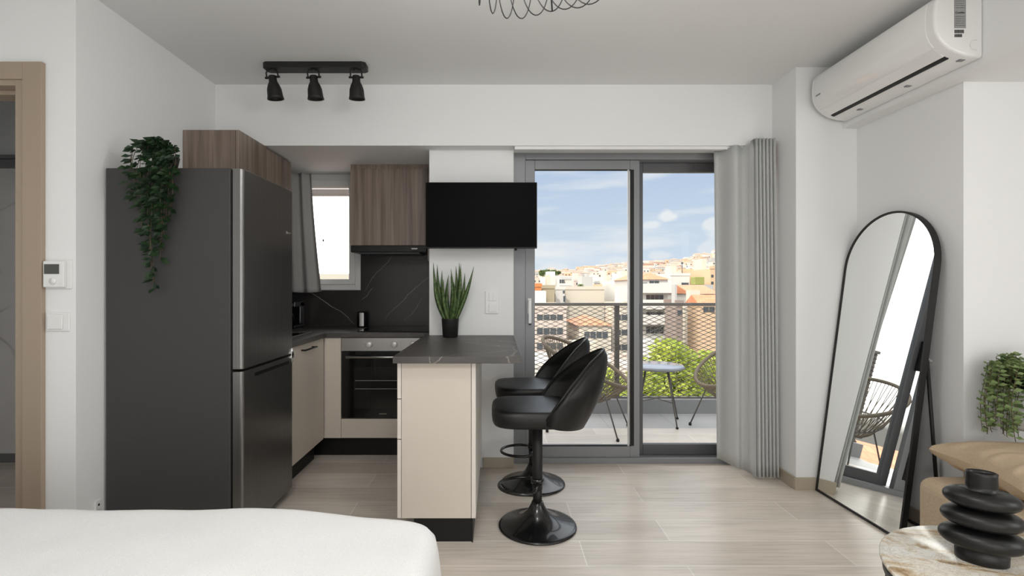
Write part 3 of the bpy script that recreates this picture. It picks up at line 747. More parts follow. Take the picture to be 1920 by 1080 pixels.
# ------------------------------------------------------------------ wire pendant
pd = thing('wire_pendant_lamp', 'black looped wire pendant lamp at the top of the picture', 'pendant lamp', (.115, 1.52, ZC))
pc = Vector((.115, 1.52, 2.335))
pts = []
nl = 31; per = 40
for i in range(nl * per):
    ph = 2 * PI * i / (nl * per) + .12; th_ = 2 * PI * i / per
    rr = .255 + .055 * math.cos(th_) ; zz = .135 * math.sin(th_) + .012 * math.sin(ph * 5)
    tg = .042 * math.cos(th_); pts.append(pc + Vector((rr * math.sin(ph) + tg * math.cos(ph), rr * math.cos(ph) - tg * math.sin(ph), zz)))
MB().tube(pts, .0021, 5, closed=True).build('wire_coil', M_blackm, pd, True)
m = MB()
for k in range(5):
    a = 2 * PI * k / 5 + .33
    m.tube([pc + Vector((0, 0, .13)), pc + Vector((.2 * math.sin(a), .2 * math.cos(a), .02)), pc + Vector((.255 * math.sin(a), .255 * math.cos(a), -.128))], .003, 6)
m.build('support_arm', M_blackm, pd, True)
MB().tube([pc + Vector((0, 0, .13)), (.115, 1.52, ZC - .02)], .003, 6).lathe([(0, -.025), (.05, -.025), (.055, -.003), (.055, -.0005)], (.115, 1.52, ZC), 24).build('ceiling_rose', M_blackm, pd, True)
MB().lathe([(.0, -.05), (.03, -.04), (.035, -.01), (.02, .03), (.015, .06)], pc + Vector((0, 0, .07)), 20).build('bulb', mat('opal_bulb', (.6, .6, .58), .3), pd, True)
light('pendant_fill_light', 'POINT', (.115, 1.52, 2.27), 17, shadow_soft_size=.10, color=(1, .99, .975))  # soft fill added below the pendant, whose bulb stays unlit

# ------------------------------------------------------------------ air conditioner
ac = thing('air_conditioner', 'white wall-mounted air conditioner high on the right bulkhead', 'air conditioner', (2.02, 2.6, 2.24))
AY0, AY1 = 2.18, 3.035
prof = [(2.12, 2.238), (2.12, 2.522), (1.98, 2.526), (1.945, 2.518), (1.922, 2.502), (1.911, 2.478), (1.906, 2.43), (1.907, 2.385), (1.913, 2.352), (1.925, 2.325), (1.945, 2.300), (1.972, 2.277), (2.003, 2.261), (2.045, 2.248)]
b = MB().prism(prof, AY0, AY1, 'y', sm=False).build('housing', M_acw, ac, True, bevel=.012, seg=4)
b.data.polygons.foreach_set('use_smooth', [True] * len(b.data.polygons))
fp = prof[3:11]
def off(p, q, r, o=.0025):
    return p
# front panel lies proud of the housing
outer = [(x - .003, z - .001) for x, z in prof[4:11]]
inner = [(x + .004, z + .003) for x, z in prof[4:11]]
f = MB().prism(outer + inner[::-1], AY0 + .045, AY1 - .03, 'y').build('front_panel', M_acw, ac, True, bevel=.0015)
f.data.polygons.foreach_set('use_smooth', [True] * len(f.data.polygons))
MB().prism([(1.948, 2.2945), (1.991, 2.2625), (1.995, 2.2675), (1.952, 2.300)], AY0 + .05, AY1 - .05, 'y').build('louvre', M_acw, ac, True, bevel=.001)
MB().prism([(1.993, 2.2602), (2.012, 2.2530), (2.016, 2.262), (1.998, 2.270)], AY0 + .05, AY1 - .05, 'y').build('air_slot', M_black, ac, True)
MB().box(1.992, 2.042, AY0 - .0018, AY0 - .0005, 2.365, 2.55 - .04).build('spec_label', mat('grey_label', (.32, .32, .32), .5), ac, True, label='grey printed specification label')
lab = COL.objects[-1]
m = MB()
rl = random.Random(9)
for k in range(14):
    z = 2.50 - k * .0096
    if 6 <= k <= 8:
        if k == 7: m.build('label_print', mat('label_grey_print', (.12, .12, .12), .6), lab).location = tuple(-v for v in ac.location); m = MB()
        continue
    x = 1.996
    while x < 2.034:
        q = rl.uniform(.002, .008); m.box(x, min(x + q, 2.037), AY0 - .0024, AY0 - .0018, z, z + .0022); x += q + rl.uniform(.001, .003)
m.build('label_print', mat('label_grey_print', (.12, .12, .12), .6), lab).location = tuple(-v for v in ac.location)
text('label_word', 'Comfee', .0125, M_black, Matrix.Translation(Vector((2.016, AY0 - .002, 2.432)) - ac.location) @ Matrix.Rotation(PI / 2, 4, 'X'), ac)
m = MB()
x = 1.993
while x < 2.034:
    q = rl.choice((.0008, .0014, .0022)); m.box(x, x + q, AY0 - .0015, AY0 - .0006, 2.343, 2.358); x += q + rl.choice((.0008, .0014))
x = 1.993
while x < 2.026:
    q = rl.choice((.0008, .0014, .0022)); m.box(x, x + q, AY0 - .0015, AY0 - .0006, 2.326, 2.339); x += q + rl.choice((.0008, .0014))
m.build('barcode', mat('barcode_grey', (.10, .10, .10), .6), ac, True)
MB().tube([(2.082 + .022 * math.cos(a), AY0 - .001, 2.292 + .022 * math.sin(a)) for a in [1.2 + k * .35 for k in range(12)]], .0012, 5).build('knockout_ring', M_acw, ac, True)
MB().box(1.9035, 1.9058, 2.945, 2.985, 2.372, 2.380).build('badge', M_alu, ac, True)
for cy in (2.215, 2.50, 2.83): MB().box(2.05, 2.075, cy, cy + .02, 2.2425, 2.2470).build('foot_clip', M_alu, ac, True)

# ------------------------------------------------------------------ bar stools
def stool(loc, rz, label):
    t = thing('bar_stool', label, 'bar stool', loc, rz, 'black bar stools at the breakfast counter')
    # local: seat faces -x, back at +x
    MB().lathe([(0, .0), (.2, 0), (.203, .004), (.2, .010), (.185, .014), (.15, .022), (.11, .036), (.075, .058), (.05, .085), (.034, .115), (.029, .13), (0, .13)], (0, 0, 0), 56).build('base', M_blackgl, t)
    MB().lathe([(.0235, .12), (.0235, .20), (0, .20)], (0, 0, 0), 24).build('gas_column', M_blackm, t)
    MB().lathe([(.0235, .19), (.0265, .195), (.0265, .55), (0, .55)], (0, 0, 0), 24).build('column_sleeve', M_blackm, t)
    pts = []
    for k in range(25):
        a = PI * .5 + PI * k / 24 * 1.0
        pts.append(Vector((-.065 + .135 * math.cos(a), .115 * math.sin(a), .21)))
    loop = [Vector((.0, .028, .235)), Vector((-.02, .085, .215)), Vector((-.04, .108, .21))] + pts + [Vector((-.04, -.108, .21)), Vector((-.02, -.085, .215)), Vector((.0, -.028, .235))]
    MB().tube(loop, .0085, 10).lathe([(.028, .222), (.034, .224), (.034, .25), (.028, .252)], (0, 0, 0), 20).build('footrest', M_blackgl, t)
    # seat
    def outline(a, s=1.0):
        c, q = math.cos(a), math.sin(a); n = 4.2
        rr = (abs(c) ** n + abs(q) ** n) ** (-1 / n)
        return (-.025 + .212 * s * rr * c, .205 * s * rr * q)
    lay = [(.0, .552), (.90, .552), (.955, .556), (.985, .568), (.998, .59), (1.0, .612), (.985, .626), (.945, .634), (.88, .637), (.5, .639), (0, .640)]
    n = 48; v = []
    for s_, z in lay:
        for k in range(n):
            x, y = outline(2 * PI * k / n, max(s_, .001)); v.append((x, y, z))
    fs = [(i * n + k, i * n + (k + 1) % n, (i + 1) * n + (k + 1) % n, (i + 1) * n + k) for i in range(len(lay) - 1) for k in range(n)]
    m = MB(); m.add(v, fs, 0, True); m.build('seat', M_leather, t)
    MB().box(-.08, .08, -.08, .08, .538, .549).build('seat_plate', M_blackm, t)
    # shell back
    def back(u, v):
        a = (u - .5) * 2 * 1.62   # wraps round the rear
        c, q = math.cos(a), math.sin(a)
        # top height falls from the rear to the wings
        k = max(0.0, 1 - (abs(a) / 1.62) ** 2.3)
        zt = .60 + .318 * k ** .95 
        zb = .545 + .03 * (1 - k)
        z = zb + (zt - zb) * v
        h = (z - .545) / .38
        lean = .135 * h - .03 * h * h
        rx = .185 + .02 * math.sin(min(1, h) * PI); ry = .205 + .022 * math.sin(min(1, h * 1.1) * PI)
        ry *= (1 - .34 * max(0, h - .45) / .55)
        crease = -.006 * (1 - abs(math.cos(a * 4.5)) ** 4) * 0 + .005 * (abs(math.sin(a * 4.0)) - .5) * min(1, v * 3)
        return Vector((.035 + (rx + crease) * c + lean * max(.15, c + .25) * .95, (ry + crease) * q, z))
    nu, nv = 72, 16
    m = MB(); g = [[back(i / nu, j / nv) for i in range(nu + 1)] for j in range(nv + 1)]
    thick = .046
    go = []; gi = []
    for j in range(nv + 1):
        ro = []; ri = []
        for i in range(nu + 1):
            p = g[j][i]; du = g[j][min(i + 1, nu)] - g[j][max(i - 1, 0)]; dv = g[min(j + 1, nv)][i] - g[max(j - 1, 0)][i]
            nn = du.cross(dv); nn.normalize()
            e = min(1, (1 - j / nv) * 5, (i / nu) * 12 + .0, (1 - i / nu) * 12) ; tt = thick * (math.sqrt(max(0, 1 - (1 - e) ** 2)) * .9 + .1) * .5
            cr = 1 + .0
            ro.append(p + nn * tt); ri.append(p - nn * tt)
        go.append(ro); gi.append(ri)
    V = [p for r_ in go for p in r_] + [p for r_ in gi for p in r_]; W = nu + 1; O = W * (nv + 1); fs = []
    for j in range(nv):
        for i in range(nu):
            fs.append((j * W + i, j * W + i + 1, (j + 1) * W + i + 1, (j + 1) * W + i))
            fs.append((O + j * W + i, O + (j + 1) * W + i, O + (j + 1) * W + i + 1, O + j * W + i + 1))
    for i in range(nu):
        fs.append((nv * W + i, nv * W + i + 1, O + nv * W + i + 1, O + nv * W + i)); fs.append((i, O + i, O + i + 1, i + 1))
    for j in range(nv):
        fs.append((j * W, (j + 1) * W, O + (j + 1) * W, O + j * W)); fs.append((j * W + nu, O + j * W + nu, O + (j + 1) * W + nu, (j + 1) * W + nu))
    m.add(V, fs, 0, True); bk = m.build('backrest', M_leather, t)
    # piping along the rim of the shell
    rim = [back(i / nu, 1) for i in range(nu + 1)]
    MB().tube(rim, .006, 6).build('piping', M_leather, bk)
    return t
s1 = stool((.215, 2.60, 0), 0, 'black leather bar stool nearest the camera, at the end of the breakfast counter')
s2 = dup(s1, (.232, 3.16, 0), .05, 'black leather bar stool behind the near one, by the balcony door')

# ------------------------------------------------------------------ bed
bd = thing('bed', 'bed under the white duvet at the lower left', 'bed', (-1.4, .55, 0))
box(-2.75, -.26, -.45, 1.42, .12, .30).build('frame', M_blackm, bd, True, bevel=.02)
box(-2.75, -.26, -.45, 1.44, .301, .50).build('mattress', M_duvet, bd, True, bevel=.05, seg=4)
for lx in (-2.6, -.45):
    for ly in (-.3, 1.25): MB().lathe([(.03, 0), (.035, .12)], (lx, ly, 0), 16).build('leg', M_blackm, bd, True)
def duvet():
    m = MB(); nx, ny = 110, 110
    X0, X1, Y0, Y1 = -2.88, -.165, -.6, 1.585
    def top(x, y):
        z = .556 + .008 * noise.noise(Vector((x * 2.2, y * 2.2, 0))) + .004 * noise.noise(Vector((x * 7, y * 7, 3)))
        return z
    def P(u, v):
        # u,v in [-0.15,1.15] with the overhang folded down at the edge
        def ax(t, a, b):
            L = b - a; s = a + t * L
            return s
        x = X0 + u * (X1 - X0); y = Y0 + v * (Y1 - Y0)
        dx = max(0, u - 1) * (X1 - X0); dy = max(0, v - 1) * (Y1 - Y0); dxl = max(0, -u) * (X1 - X0); dyl = max(0, -v) * (Y1 - Y0)
        over = max(dx, dy, dxl, dyl)
        x = min(max(x, X0), X1); y = min(max(y, Y0), Y1)
        # rounded corner
        y -= .085 * (lambda q: q * q * (3 - 2 * q))(min(1, max(0, (x + .75) / .60))) * max(0, (y - .9) / (Y1 - .9)); Y1_ = Y1 - .085 * (lambda q: q * q * (3 - 2 * q))(min(1, max(0, (x + .75) / .60)))
        R_ = .10; cx, cy = X1 - R_, Y1_ - R_
        if x > cx and y > cy:
            vx, vy = x - cx, y - cy; l = max(vx, vy); h = math.hypot(vx, vy) or 1
            n_ = 2.6; rr = (vx ** n_ + vy ** n_) ** (1 / n_) or 1
            x = cx + vx * l / rr; y = cy + vy * l / rr
        e = min(X1 - x + .0, Y1_ - y, x - X0, y - Y0)
        if x > cx and y > cy: e = R_ - (max(0, x - cx) ** 2.6 + max(0, y - cy) ** 2.6) ** (1 / 2.6)
        e = max(e, 0); rd = .055
        z = top(x, y)
        if e < rd: z -= rd - math.sqrt(max(0, rd * rd - (rd - e) ** 2))
        if over > 0:
            z = z - over
            fx = .012 * noise.noise(Vector((x * 5, y * 5, over * 4))) + .02 * min(1, over / .2)
            if dx >= over - 1e-6: x += fx
            if dy >= over - 1e-6: y += fx
        return (x, y, z)
    a = .10; b = .13
    return m.grid(lambda i, j: P(-a + i * (1 + 2 * a), -b + j * (1 + 2 * b)), 200, 170)
tag(duvet().build('duvet', M_duvet), 'smooth white duvet over the bed at the lower left', 'duvet')

# ------------------------------------------------------------------ arched mirror
A = Vector((1.945, 3.055, 0.004)); B = Vector((1.960, 2.435, 0.004))
U = (B - A); Wd = U.length; U.normalize(); V = Vector((.133, 0, 1)); V = (V - U * V.dot(U)).normalized(); Nn = U.cross(V); 
if Nn.x > 0: Nn = -Nn
mr = thing('arched_floor_mirror', 'tall arched mirror in a thin black frame leaning in the corner', 'mirror', tuple((A + B) / 2))
Hm = 1.665; rad = Wd / 2
def arch(inset):
    r_ = rad - inset; p = [(inset, inset), ]
    for k in range(33):
        a = PI - PI * k / 32; p.append((rad + r_ * math.cos(a), Hm - rad + r_ * math.sin(a)))
    p.append((Wd - inset, inset)); return p
def PM(u, v, n): return A + U * u + V * v + Nn * n
oo, ii = arch(0), arch(.011); n = len(oo)
m = MB(); vv = [PM(u, v, 0) for u, v in oo] + [PM(u, v, 0) for u, v in ii] + [PM(u, v, -.028) for u, v in oo] + [PM(u, v, -.028) for u, v in ii]
fs = []
for k in range(n):
    j = (k + 1) % n
    fs += [(k, j, n + j, n + k), (2 * n + k, 3 * n + k, 3 * n + j, 2 * n + j), (k, 2 * n + k, 2 * n + j, j), (n + k, n + j, 3 * n + j, 3 * n + k)]
m.add(vv, fs); m.build('frame', M_blackm, mr, True)
m = MB(); g = arch(.010); m.add([PM(u, v, -.004) for u, v in g], [tuple(range(len(g)))])
m.build('mirror_glass', M_mirror, mr, True)
m = MB(); m.add([PM(u, v, -.026) for u, v in g], [tuple(range(len(g)))]); m.build('back_board', M_blackm, mr, True)
m = MB()
p1 = PM(.60, .90, -.036); q1 = Vector((2.19, 2.47, .008)); p2 = PM(.02, .90, -.036); q2 = Vector((2.15, 3.03, .008))
m.tube([p1, q1], .008, 8); m.tube([p2, q2], .008, 8); m.tube([p1, p2], .006, 8); m.tube([q1, q2], .008, 8)
m.build('stand', M_blackm, mr, True)
MB().tube([PM(.612, .905, -.01), PM(.617, .885, -.05)], .006, 8).build('hinge', M_chrome, mr, True)

# ------------------------------------------------------------------ sofa, pillow, round table, vase, shelf plant
sf = thing('daybed', 'tan upholstered daybed in the right corner under the cushion', 'daybed', (2.5, 1.9, 0))
box(1.915, 3.12, 1.50, 2.30, .06, .385).build('seat', M_tan2, sf, True, bevel=.055, seg=5)
for lx in (2.0, 3.0):
    for ly in (1.6, 2.2): MB().lathe([(.02, 0), (.025, .061)], (lx, ly, 0), 12).build('leg', M_blackm, sf, True)
def pillow(u, v, side):
    a, b = u * 2 - 1, v * 2 - 1
    e = (1 - abs(a) ** 2.6) * (1 - abs(b) ** 2.6); h = max(e, 0) ** .36
    pin = 1 - .13 * (1 - abs(b) ** 2) * abs(a) ** 3; pin2 = 1 - .13 * (1 - abs(a) ** 2) * abs(b) ** 3
    x = .35 * a * pin; y = .24 * b * pin2
    wr = .010 * math.sin((b * 17 + a * 3) + noise.noise(Vector((a * 3, b * 3, 1))) * 3) * max(0, abs(a) - .35) * (1 - abs(b) ** 4)
    z = side * (.088 * h + wr * min(1, h * 2)) + .0
    return Vector((x, y, z))
m = MB(); m.grid(lambda u, v: pillow(u, v, 1), 60, 44); m.grid(lambda u, v: pillow(u, v, -1), 60, 44, flip=True)
pw = thing('cushion', 'plump tan velvet cushion lying on the daybed', 'cushion', (2.30, 2.03, .482), -.12)
m.build('cover', M_tan, pw)
pw.rotation_euler = (0.03, .03, -.10)

ct = thing('round_coffee_table', 'round coffee table with cream and brown marble top and black metal frame', 'coffee table', (1.54, 1.39, 0))
MB().lathe([(0, .384), (.374, .384), (.380, .388), (.380, .396), (.376, .400), (0, .400)], (0, 0, 0), 96).build('marble_top', M_cmarble, ct)
MB().lathe([(.350, .350), (.372, .350), (.374, .383), (.350, .383)], (0, 0, 0), 96).build('apron', M_blackm, ct)
MB().tube([(.355 * math.cos(a), .355 * math.sin(a), .012) for a in [2 * PI * k / 64 for k in range(64)]], .010, 8, closed=True).build('foot_ring', M_blackm, ct)
for k in range(16):
    a = 2 * PI * k / 16 + .12
    MB().tube([(.358 * math.cos(a), .358 * math.sin(a), .352), (.355 * math.cos(a), .355 * math.sin(a), .012)], .007, 8).build('leg', M_blackm, ct)

vs = thing('sculptural_vase', 'matt black vase of three stacked discs on the round marble table', 'vase', (1.487, 1.535, .4005))
def lobe(z, r0, h, pts, ri=.04):
    for k in range(13):
        a = -PI / 2 + PI * k / 12; pts.append((ri + (r0 - ri) * max(0, math.cos(a)) ** .75, z + h * math.sin(a)))
pts = [(0, 0), (.062, 0), (.066, .004), (.067, .03)]
lobe(.071, .108, .029, pts, .052); lobe(.133, .103, .028, pts, .040); lobe(.192, .097, .027, pts, .038)
pts += [(.0400, .232), (.039, .262), (.040, .272), (.036, .274), (.034, .262), (.034, .20), (0, .20)]
vo = MB().lathe(pts, (0, 0, 0), 64).build('body', mat('matt_black_ceramic', (.006, .0057, .0057), .36, spec=.4, bump=(500, .05)), vs)
vo.scale = (.95, .66, 1); vo.rotation_euler = (0, 0, -.55)

sh = thing('potted_eucalyptus', 'trailing light green plant in a white wall planter by the right edge', 'plant', (2.41, 2.262, .50))
MB().lathe([(0, .10), (.085, .10), (.10, .12), (.105, .285), (.098, .285), (.09, .26), (0, .26)], (0, 0, 0), 40).build('pot', M_white, sh)
MB().lathe([(.097, .284), (.107, .284), (.107, .345), (.10, .345), (.092, .32), (0, .32)], (0, 0, 0), 40).build('liner', M_black, sh)
r = random.Random(12); st = MB(); lf = MB()
for k in range(30):
    if k < 22: a = PI + r.uniform(-1.25, 1.1); rr = r.uniform(.10, .265)
    else: a = r.uniform(-PI, 0); rr = r.uniform(.05, .15)
    sx, sy = rr * math.cos(a), max(-.15, rr * .6 * math.sin(a)); sy = min(sy - .02, .05)
    edge = abs(sx) / .26
    topz = .33 + r.uniform(.04, .13) * (1.15 - .6 * edge); down = r.uniform(.25, .50) if sx < -.06 else r.uniform(.05, .30); pts = []
    for i in range(15):
        t = i / 14
        if t < .4:
            q = t / .4; pts.append(Vector((sx * q * .85, sy * q, .31 + (topz - .31) * math.sin(q * PI / 2))))
        else:
            q = (t - .4) / .6; pts.append(Vector((sx * (.85 + .15 * min(1, 2 * q)) + .008 * math.sin(6 * q + k), sy - .01 * q, max(.075, topz - down * q ** 1.2))))
    st.tube(pts, .0014, 4)
    nn_ = int(22 + 50 * down)
    for i in range(nn_):
        t = i / nn_ * 14; j = int(t); p = pts[j].lerp(pts[j + 1], t - j); sgn = 1 if i % 2 else -1
        an = (i // 2) * 1.1 + k; dirv = Vector((math.cos(an) * sgn, -abs(math.sin(an)) * .6, r.uniform(-.1, .35)))
        if p.z < .085: continue
        l = .030 * r.uniform(.75, 1.2); lf.leaf(p, dirv, (r.uniform(-.3, .3), -.7, .8), l, l * .72)
st.build('stems', M_stem, sh); lf.build('leaves', M_leafm, sh)
sp = thing('small_hanging_pot', 'tiny dark grey bowl-shaped pot hanging amid the light green leaves', 'pot', (2.33, 2.10, .705))
MB().lathe([(0, 0), (.012, .002), (.02, .012), (.023, .032), (.021, .032), (.0, .028)], (0, 0, 0), 20).build('bowl', mat('dark_grey_pot', (.05, .05, .055), .5), sp)
MB().tube([(-.02, 0, .03), (0, .05, .12), (.02, 0, .03)], .001, 4).tube([(0, .05, .12), (.06, .08, .16)], .0015, 4).build('hanger', M_alu, sp)

# ------------------------------------------------------------------ balcony
wall('floor_balcony', .121, 5.2, 3.68, 5.05, -.12, -.002, M_balc, 'grey tiled balcony floor')
wall('wall_balcony_curb', .121, 5.2, 4.905, 5.06, -.3, .136, M_curb, 'grey curb under the balcony railing')
rl_ = thing('balcony_railing', 'grey-brown balcony railing with diamond expanded metal mesh', 'railing', (2.0, 4.98, .136))
X0, X1, YR = .15, 5.1, 4.975
box(X0, X1, YR - .02, YR + .02, 1.052, 1.082).build('top_rail', M_rail, rl_, True, bevel=.002)
box(X0, X1, YR - .012, YR + .012, .138, .150).build('bottom_rail', M_rail, rl_, True)
for px in (.17, 1.205, 2.24, 3.28, 4.3):
    box(px - .024, px + .024, YR + .014, YR + .05, .136, 1.055).build('post', M_rail, rl_, True, bevel=.002)
m = MB(); pw_, ph_ = .098, .0425; nz_ = 21; nx_ = int((X1 - X0) / pw_)
def bar(a, b, w=.0052, dp=.006):
    a = Vector(a); b = Vector(b); d_ = (b - a).normalized(); s_ = Vector((-d_.z, 0, d_.x)) * w / 2; q = Vector((0, dp, 0))
    m.add([a - s_, a + s_, b + s_, b - s_, a - s_ + q, a + s_ + q, b + s_ + q, b - s_ + q], [(0, 3, 2, 1), (4, 5, 6, 7), (1, 2, 6, 5), (0, 4, 7, 3)])
for j in range(nz_):
    z0 = .150 + j * ph_
    for i in range(nx_):
        x = X0 + i * pw_
        a, b_, c, d_ = (x, YR, z0), (x + pw_ / 2, YR, z0 + ph_ / 2), (x + pw_, YR, z0), (x + pw_ / 2, YR, z0 - ph_ / 2 + ph_)
        bar(a, b_); bar(b_, c); bar((x, YR, z0 + ph_), b_); bar(b_, (x + pw_, YR, z0 + ph_))
m.build('mesh_panel', M_rail, rl_, True)

def wicker(loc, rz, label):
    t = thing('wicker_chair', label, 'chair', loc, rz, 'round string chairs on the balcony')
    # faces +x ; rim = egg, hub = low ring
    tilt = .43
    def rim(a, s=1.0):
        c, q = math.cos(a), math.sin(a)
        rx = .41 * (1.0 + .06 * c * -1); ry = .35 * (1 - .12 * c)
        return Vector((rx * c * math.cos(tilt), ry * q, .565 - rx * c * math.sin(tilt) + .02 * (1 - c)))
    n = 72; ring = [rim(2 * PI * k / n) for k in range(n)]
    MB().tube(ring, .0165, 8, closed=True).build('rim', M_wick, t)
    hub = Vector((-.03, 0, .262))
    def hb(a): return hub + Vector((.10 * math.cos(a), .12 * math.sin(a), 0))
    m = MB()
    for k in range(76):
        a = 2 * PI * k / 76; p = rim(a); h_ = hb(a + (.25 if k % 2 else -.25)); mid = p.lerp(h_, .5) + Vector((-.02, 0, -.045))
        m.tube([p, p.lerp(mid, .5) + Vector((0, 0, -.012)), mid, mid.lerp(h_, .5) + Vector((0, 0, -.018)), h_], .0034, 4, caps=False)
    m.build('woven_strings', M_wick, t)
    MB().tube([hb(2 * PI * k / 24) for k in range(24)], .010, 6, closed=True).tube([rim(2 * PI * k / 40).lerp(hb(2 * PI * k / 40), .5) + Vector((-.02, 0, -.052)) for k in range(40)], .006, 6, closed=True).build('lower_ring', M_mmetal, t)
    for sx, sy in ((.30, .24), (.30, -.24), (-.30, .22), (-.30, -.22)):
        top_ = Vector((sx * .80, sy * .80, .44 if sx > 0 else .55)) ; k_ = Vector((sx * .32, sy * .4, .262))
        lg = MB().tube([k_, Vector((sx * .62, sy * .7, .335 if sx > 0 else .36)), Vector((sx * 1.0, sy, .012))] if sx > 0 else [k_, Vector((sx * .5, sy * .7, .33)), Vector((sx * 1.0, sy, .012))], .0065, 8).build('leg', M_mmetal, t)
        MB().lathe([(0, 0), (.012, .001), (.014, .012), (.010, .024), (0, .024)], (sx * 1.0, sy, 0), 12).build('foot', M_black, lg)
    return t
c1 = wicker((.80, 4.36, 0), -.42, 'brown round string chair left of the balcony table')
c2 = dup(c1, (2.10, 4.36, 0), PI + .30, 'brown round string chair right of the balcony table, half behind the curtain')
bt = thing('balcony_table', 'small round grey glass balcony table on four thin splayed legs', 'table', (1.475, 4.60, 0))
MB().lathe([(0, .505), (.225, .505), (.235, .510), (.237, .520), (.232, .528), (0, .528)], (0, 0, 0), 56).build('table_top', M_ttop, bt)
MB().tube([(.232 * math.cos(a), .232 * math.sin(a), .508) for a in [2 * PI * k / 48 for k in range(48)]], .012, 8, closed=True).build('rim', M_alu, bt)
for k in range(4):
    a = PI / 4 + k * PI / 2 - .35
    lg = MB().tube([(.13 * math.cos(a), .13 * math.sin(a), .503), (.25 * math.cos(a), .25 * math.sin(a), .012)], .006, 8).build('leg', M_mmetal, bt)
    MB().lathe([(0, 0), (.012, .001), (.013, .012), (0, .02)], (.25 * math.cos(a), .25 * math.sin(a), 0), 10).build('foot', M_black, lg)
m = MB()
for k in range(2):
    a = PI / 4 + k * PI / 2 - .35; rr = .20; m.tube([(rr * math.cos(a), rr * math.sin(a), .215), (-rr * math.cos(a), -rr * math.sin(a), .215)], .004, 6)
m.build('cross_brace', M_mmetal, bt)

# ------------------------------------------------------------------ the town outside
GZ = -15.0
wall('floor_ground', -120, 700, 12, 900, GZ - .5, GZ, M_street, 'streets below the balcony')
def WX(px, D): return (px - 930) * D / FPX
def WZ(py, D): return CAMZ - (py - 538) * D / FPX
def hip(m, x0, x1, y0, y1, z0, h, ov=.4, mi=0):
    x0 -= ov; x1 += ov; y0 -= ov; y1 += ov; w = min(x1 - x0, y1 - y0) / 2
    if x1 - x0 > y1 - y0: a = (x0 + w, (y0 + y1) / 2); b = (x1 - w, (y0 + y1) / 2)
    else: a = ((x0 + x1) / 2, y0 + w); b = ((x0 + x1) / 2, y1 - w)
    v = [(x0, y0, z0), (x1, y0, z0), (x1, y1, z0), (x0, y1, z0), (*a, z0 + h), (*b, z0 + h)]
    if x1 - x0 > y1 - y0: f = [(0, 1, 5, 4), (1, 2, 5), (2, 3, 4, 5), (3, 0, 4), (3, 2, 1, 0)]
    else: f = [(0, 1, 4), (1, 2, 5, 4), (2, 3, 5), (3, 0, 4, 5), (3, 2, 1, 0)]
    m.add(v, f, mi)
TOPS = {}
PLACED = []
QUEUE = []
def bldg(*a, **k): QUEUE.append((a, k))
def clash(b):
    return any(b[0] < q[1] + .05 and b[1] > q[0] - .05 and b[2] < q[3] + .1 and b[3] > q[2] - 1.6 for q in PLACED)
def make_bldg(label, D, px0, px1, ptop, depth, wallm, roof=None, rh=0, wins=(), name='building', zb=GZ, group=None, parapet=True, balc=(), z_extra=0):
    ov = .03 * (WX(px1, D) - WX(px0, D)) + .25 if roof else .12
    for _ in range(200):
        if not clash((WX(px0, D) - ov, WX(px1, D) + ov, D - 1.6, D + depth + ov)): break
        D += .5
    x0, x1, z1 = WX(px0, D), WX(px1, D), WZ(ptop, D)
    PLACED.append((x0 - ov, x1 + ov, D - ov, D + depth + ov)); TOPS[label] = (D, z1)
    t = thing(name, label, 'building', ((x0 + x1) / 2, D, zb), group=group)
    MB().box(x0, x1, D, D + depth, zb, z1).build('walls', wallm, t, True)
    m = MB()
    if roof == 'hip': hip(m, x0, x1, D, D + depth, z1, rh, .03 * (x1 - x0) + .2); m.build('roof', M_rtile, t, True)
    elif roof == 'gable':
        m.prism([(D - .2, z1), (D + depth + .2, z1), (D + depth / 2, z1 + rh)], x0 - .2, x1 + .2, 'x'); m.build('roof', M_rtile, t, True)
    elif parapet:
        m.box(x0 - .1, x1 + .1, D - .1, D + .2, z1, z1 + .5).box(x0 - .1, x1 + .1, D + depth - .2, D + depth + .1, z1, z1 + .5).build('parapet', wallm, t, True)
        rb = random.Random(int(px0 * 7 + D)); bx = x0 + (x1 - x0) * rb.uniform(.15, .6); w_ = min(3, (x1 - x0) * .3)
        MB().box(bx, bx + w_, D + depth * .4, D + depth * .7, z1, z1 + 2.1).build('stair_hut', rb.choice((M_whiteb, M_cream, M_greyb)), t, True)
    for (a, b, c, d_, n_) in wins:     # pixel-sized windows rows
        wx0, wx1, wz0, wz1 = WX(a, D), WX(b, D), WZ(d_, D), WZ(c, D); s_ = (wx1 - wx0) / n_
        for k in range(n_):
            f_ = MB().box(wx0 + k * s_ + s_ * .06, wx0 + (k + 1) * s_ - s_ * .06, D - .06, D - .002, wz0, wz1).build('window', M_wing, t, True)
    for (a, b, c) in balc:
        bx0, bx1, bz = WX(a, D), WX(b, D), WZ(c, D); bb = MB().box(bx0, bx1, D - 1.3, D - .003, bz - .2, bz).build('balcony', M_whiteb, t, True)
        q = MB().box(bx0, bx1, D - 1.3, D - 1.25, bz + .001, bz + .95); k_ = q.build('balustrade', wallm, bb); k_.location = tuple(-v for v in t.location)
    return t
bldg('orange-red walled building at the left edge of the balcony view', 62, 990, 1015, 538, 12, M_orange, wins=((1004, 1012, 560, 566, 1),))
bldg('khaki building between the orange wall and the white blocks', 66, 1017, 1040, 541, 10, M_khaki, wins=((1018, 1024, 548, 562, 1),))
bldg('white low block with a narrow dark doorway beside the khaki building', 68, 1041, 1059, 543, 8, M_whiteb, wins=((1055, 1059, 545, 550, 1), (1056, 1060, 555, 566, 1)))
bldg('long cream windowless block across the left half of the view', 74, 1060, 1133, 543, 14, M_cream)
bldg('peach block with a small balcony behind the door stile', 72, 1134, 1160, 538, 10, M_peach, wins=((1147, 1158, 557, 561, 1), (1136, 1142, 550, 556, 1)))
bldg('bright cream tower beside the sliding door frame', 64, 1161, 1197, 532, 12, M_whiteb)
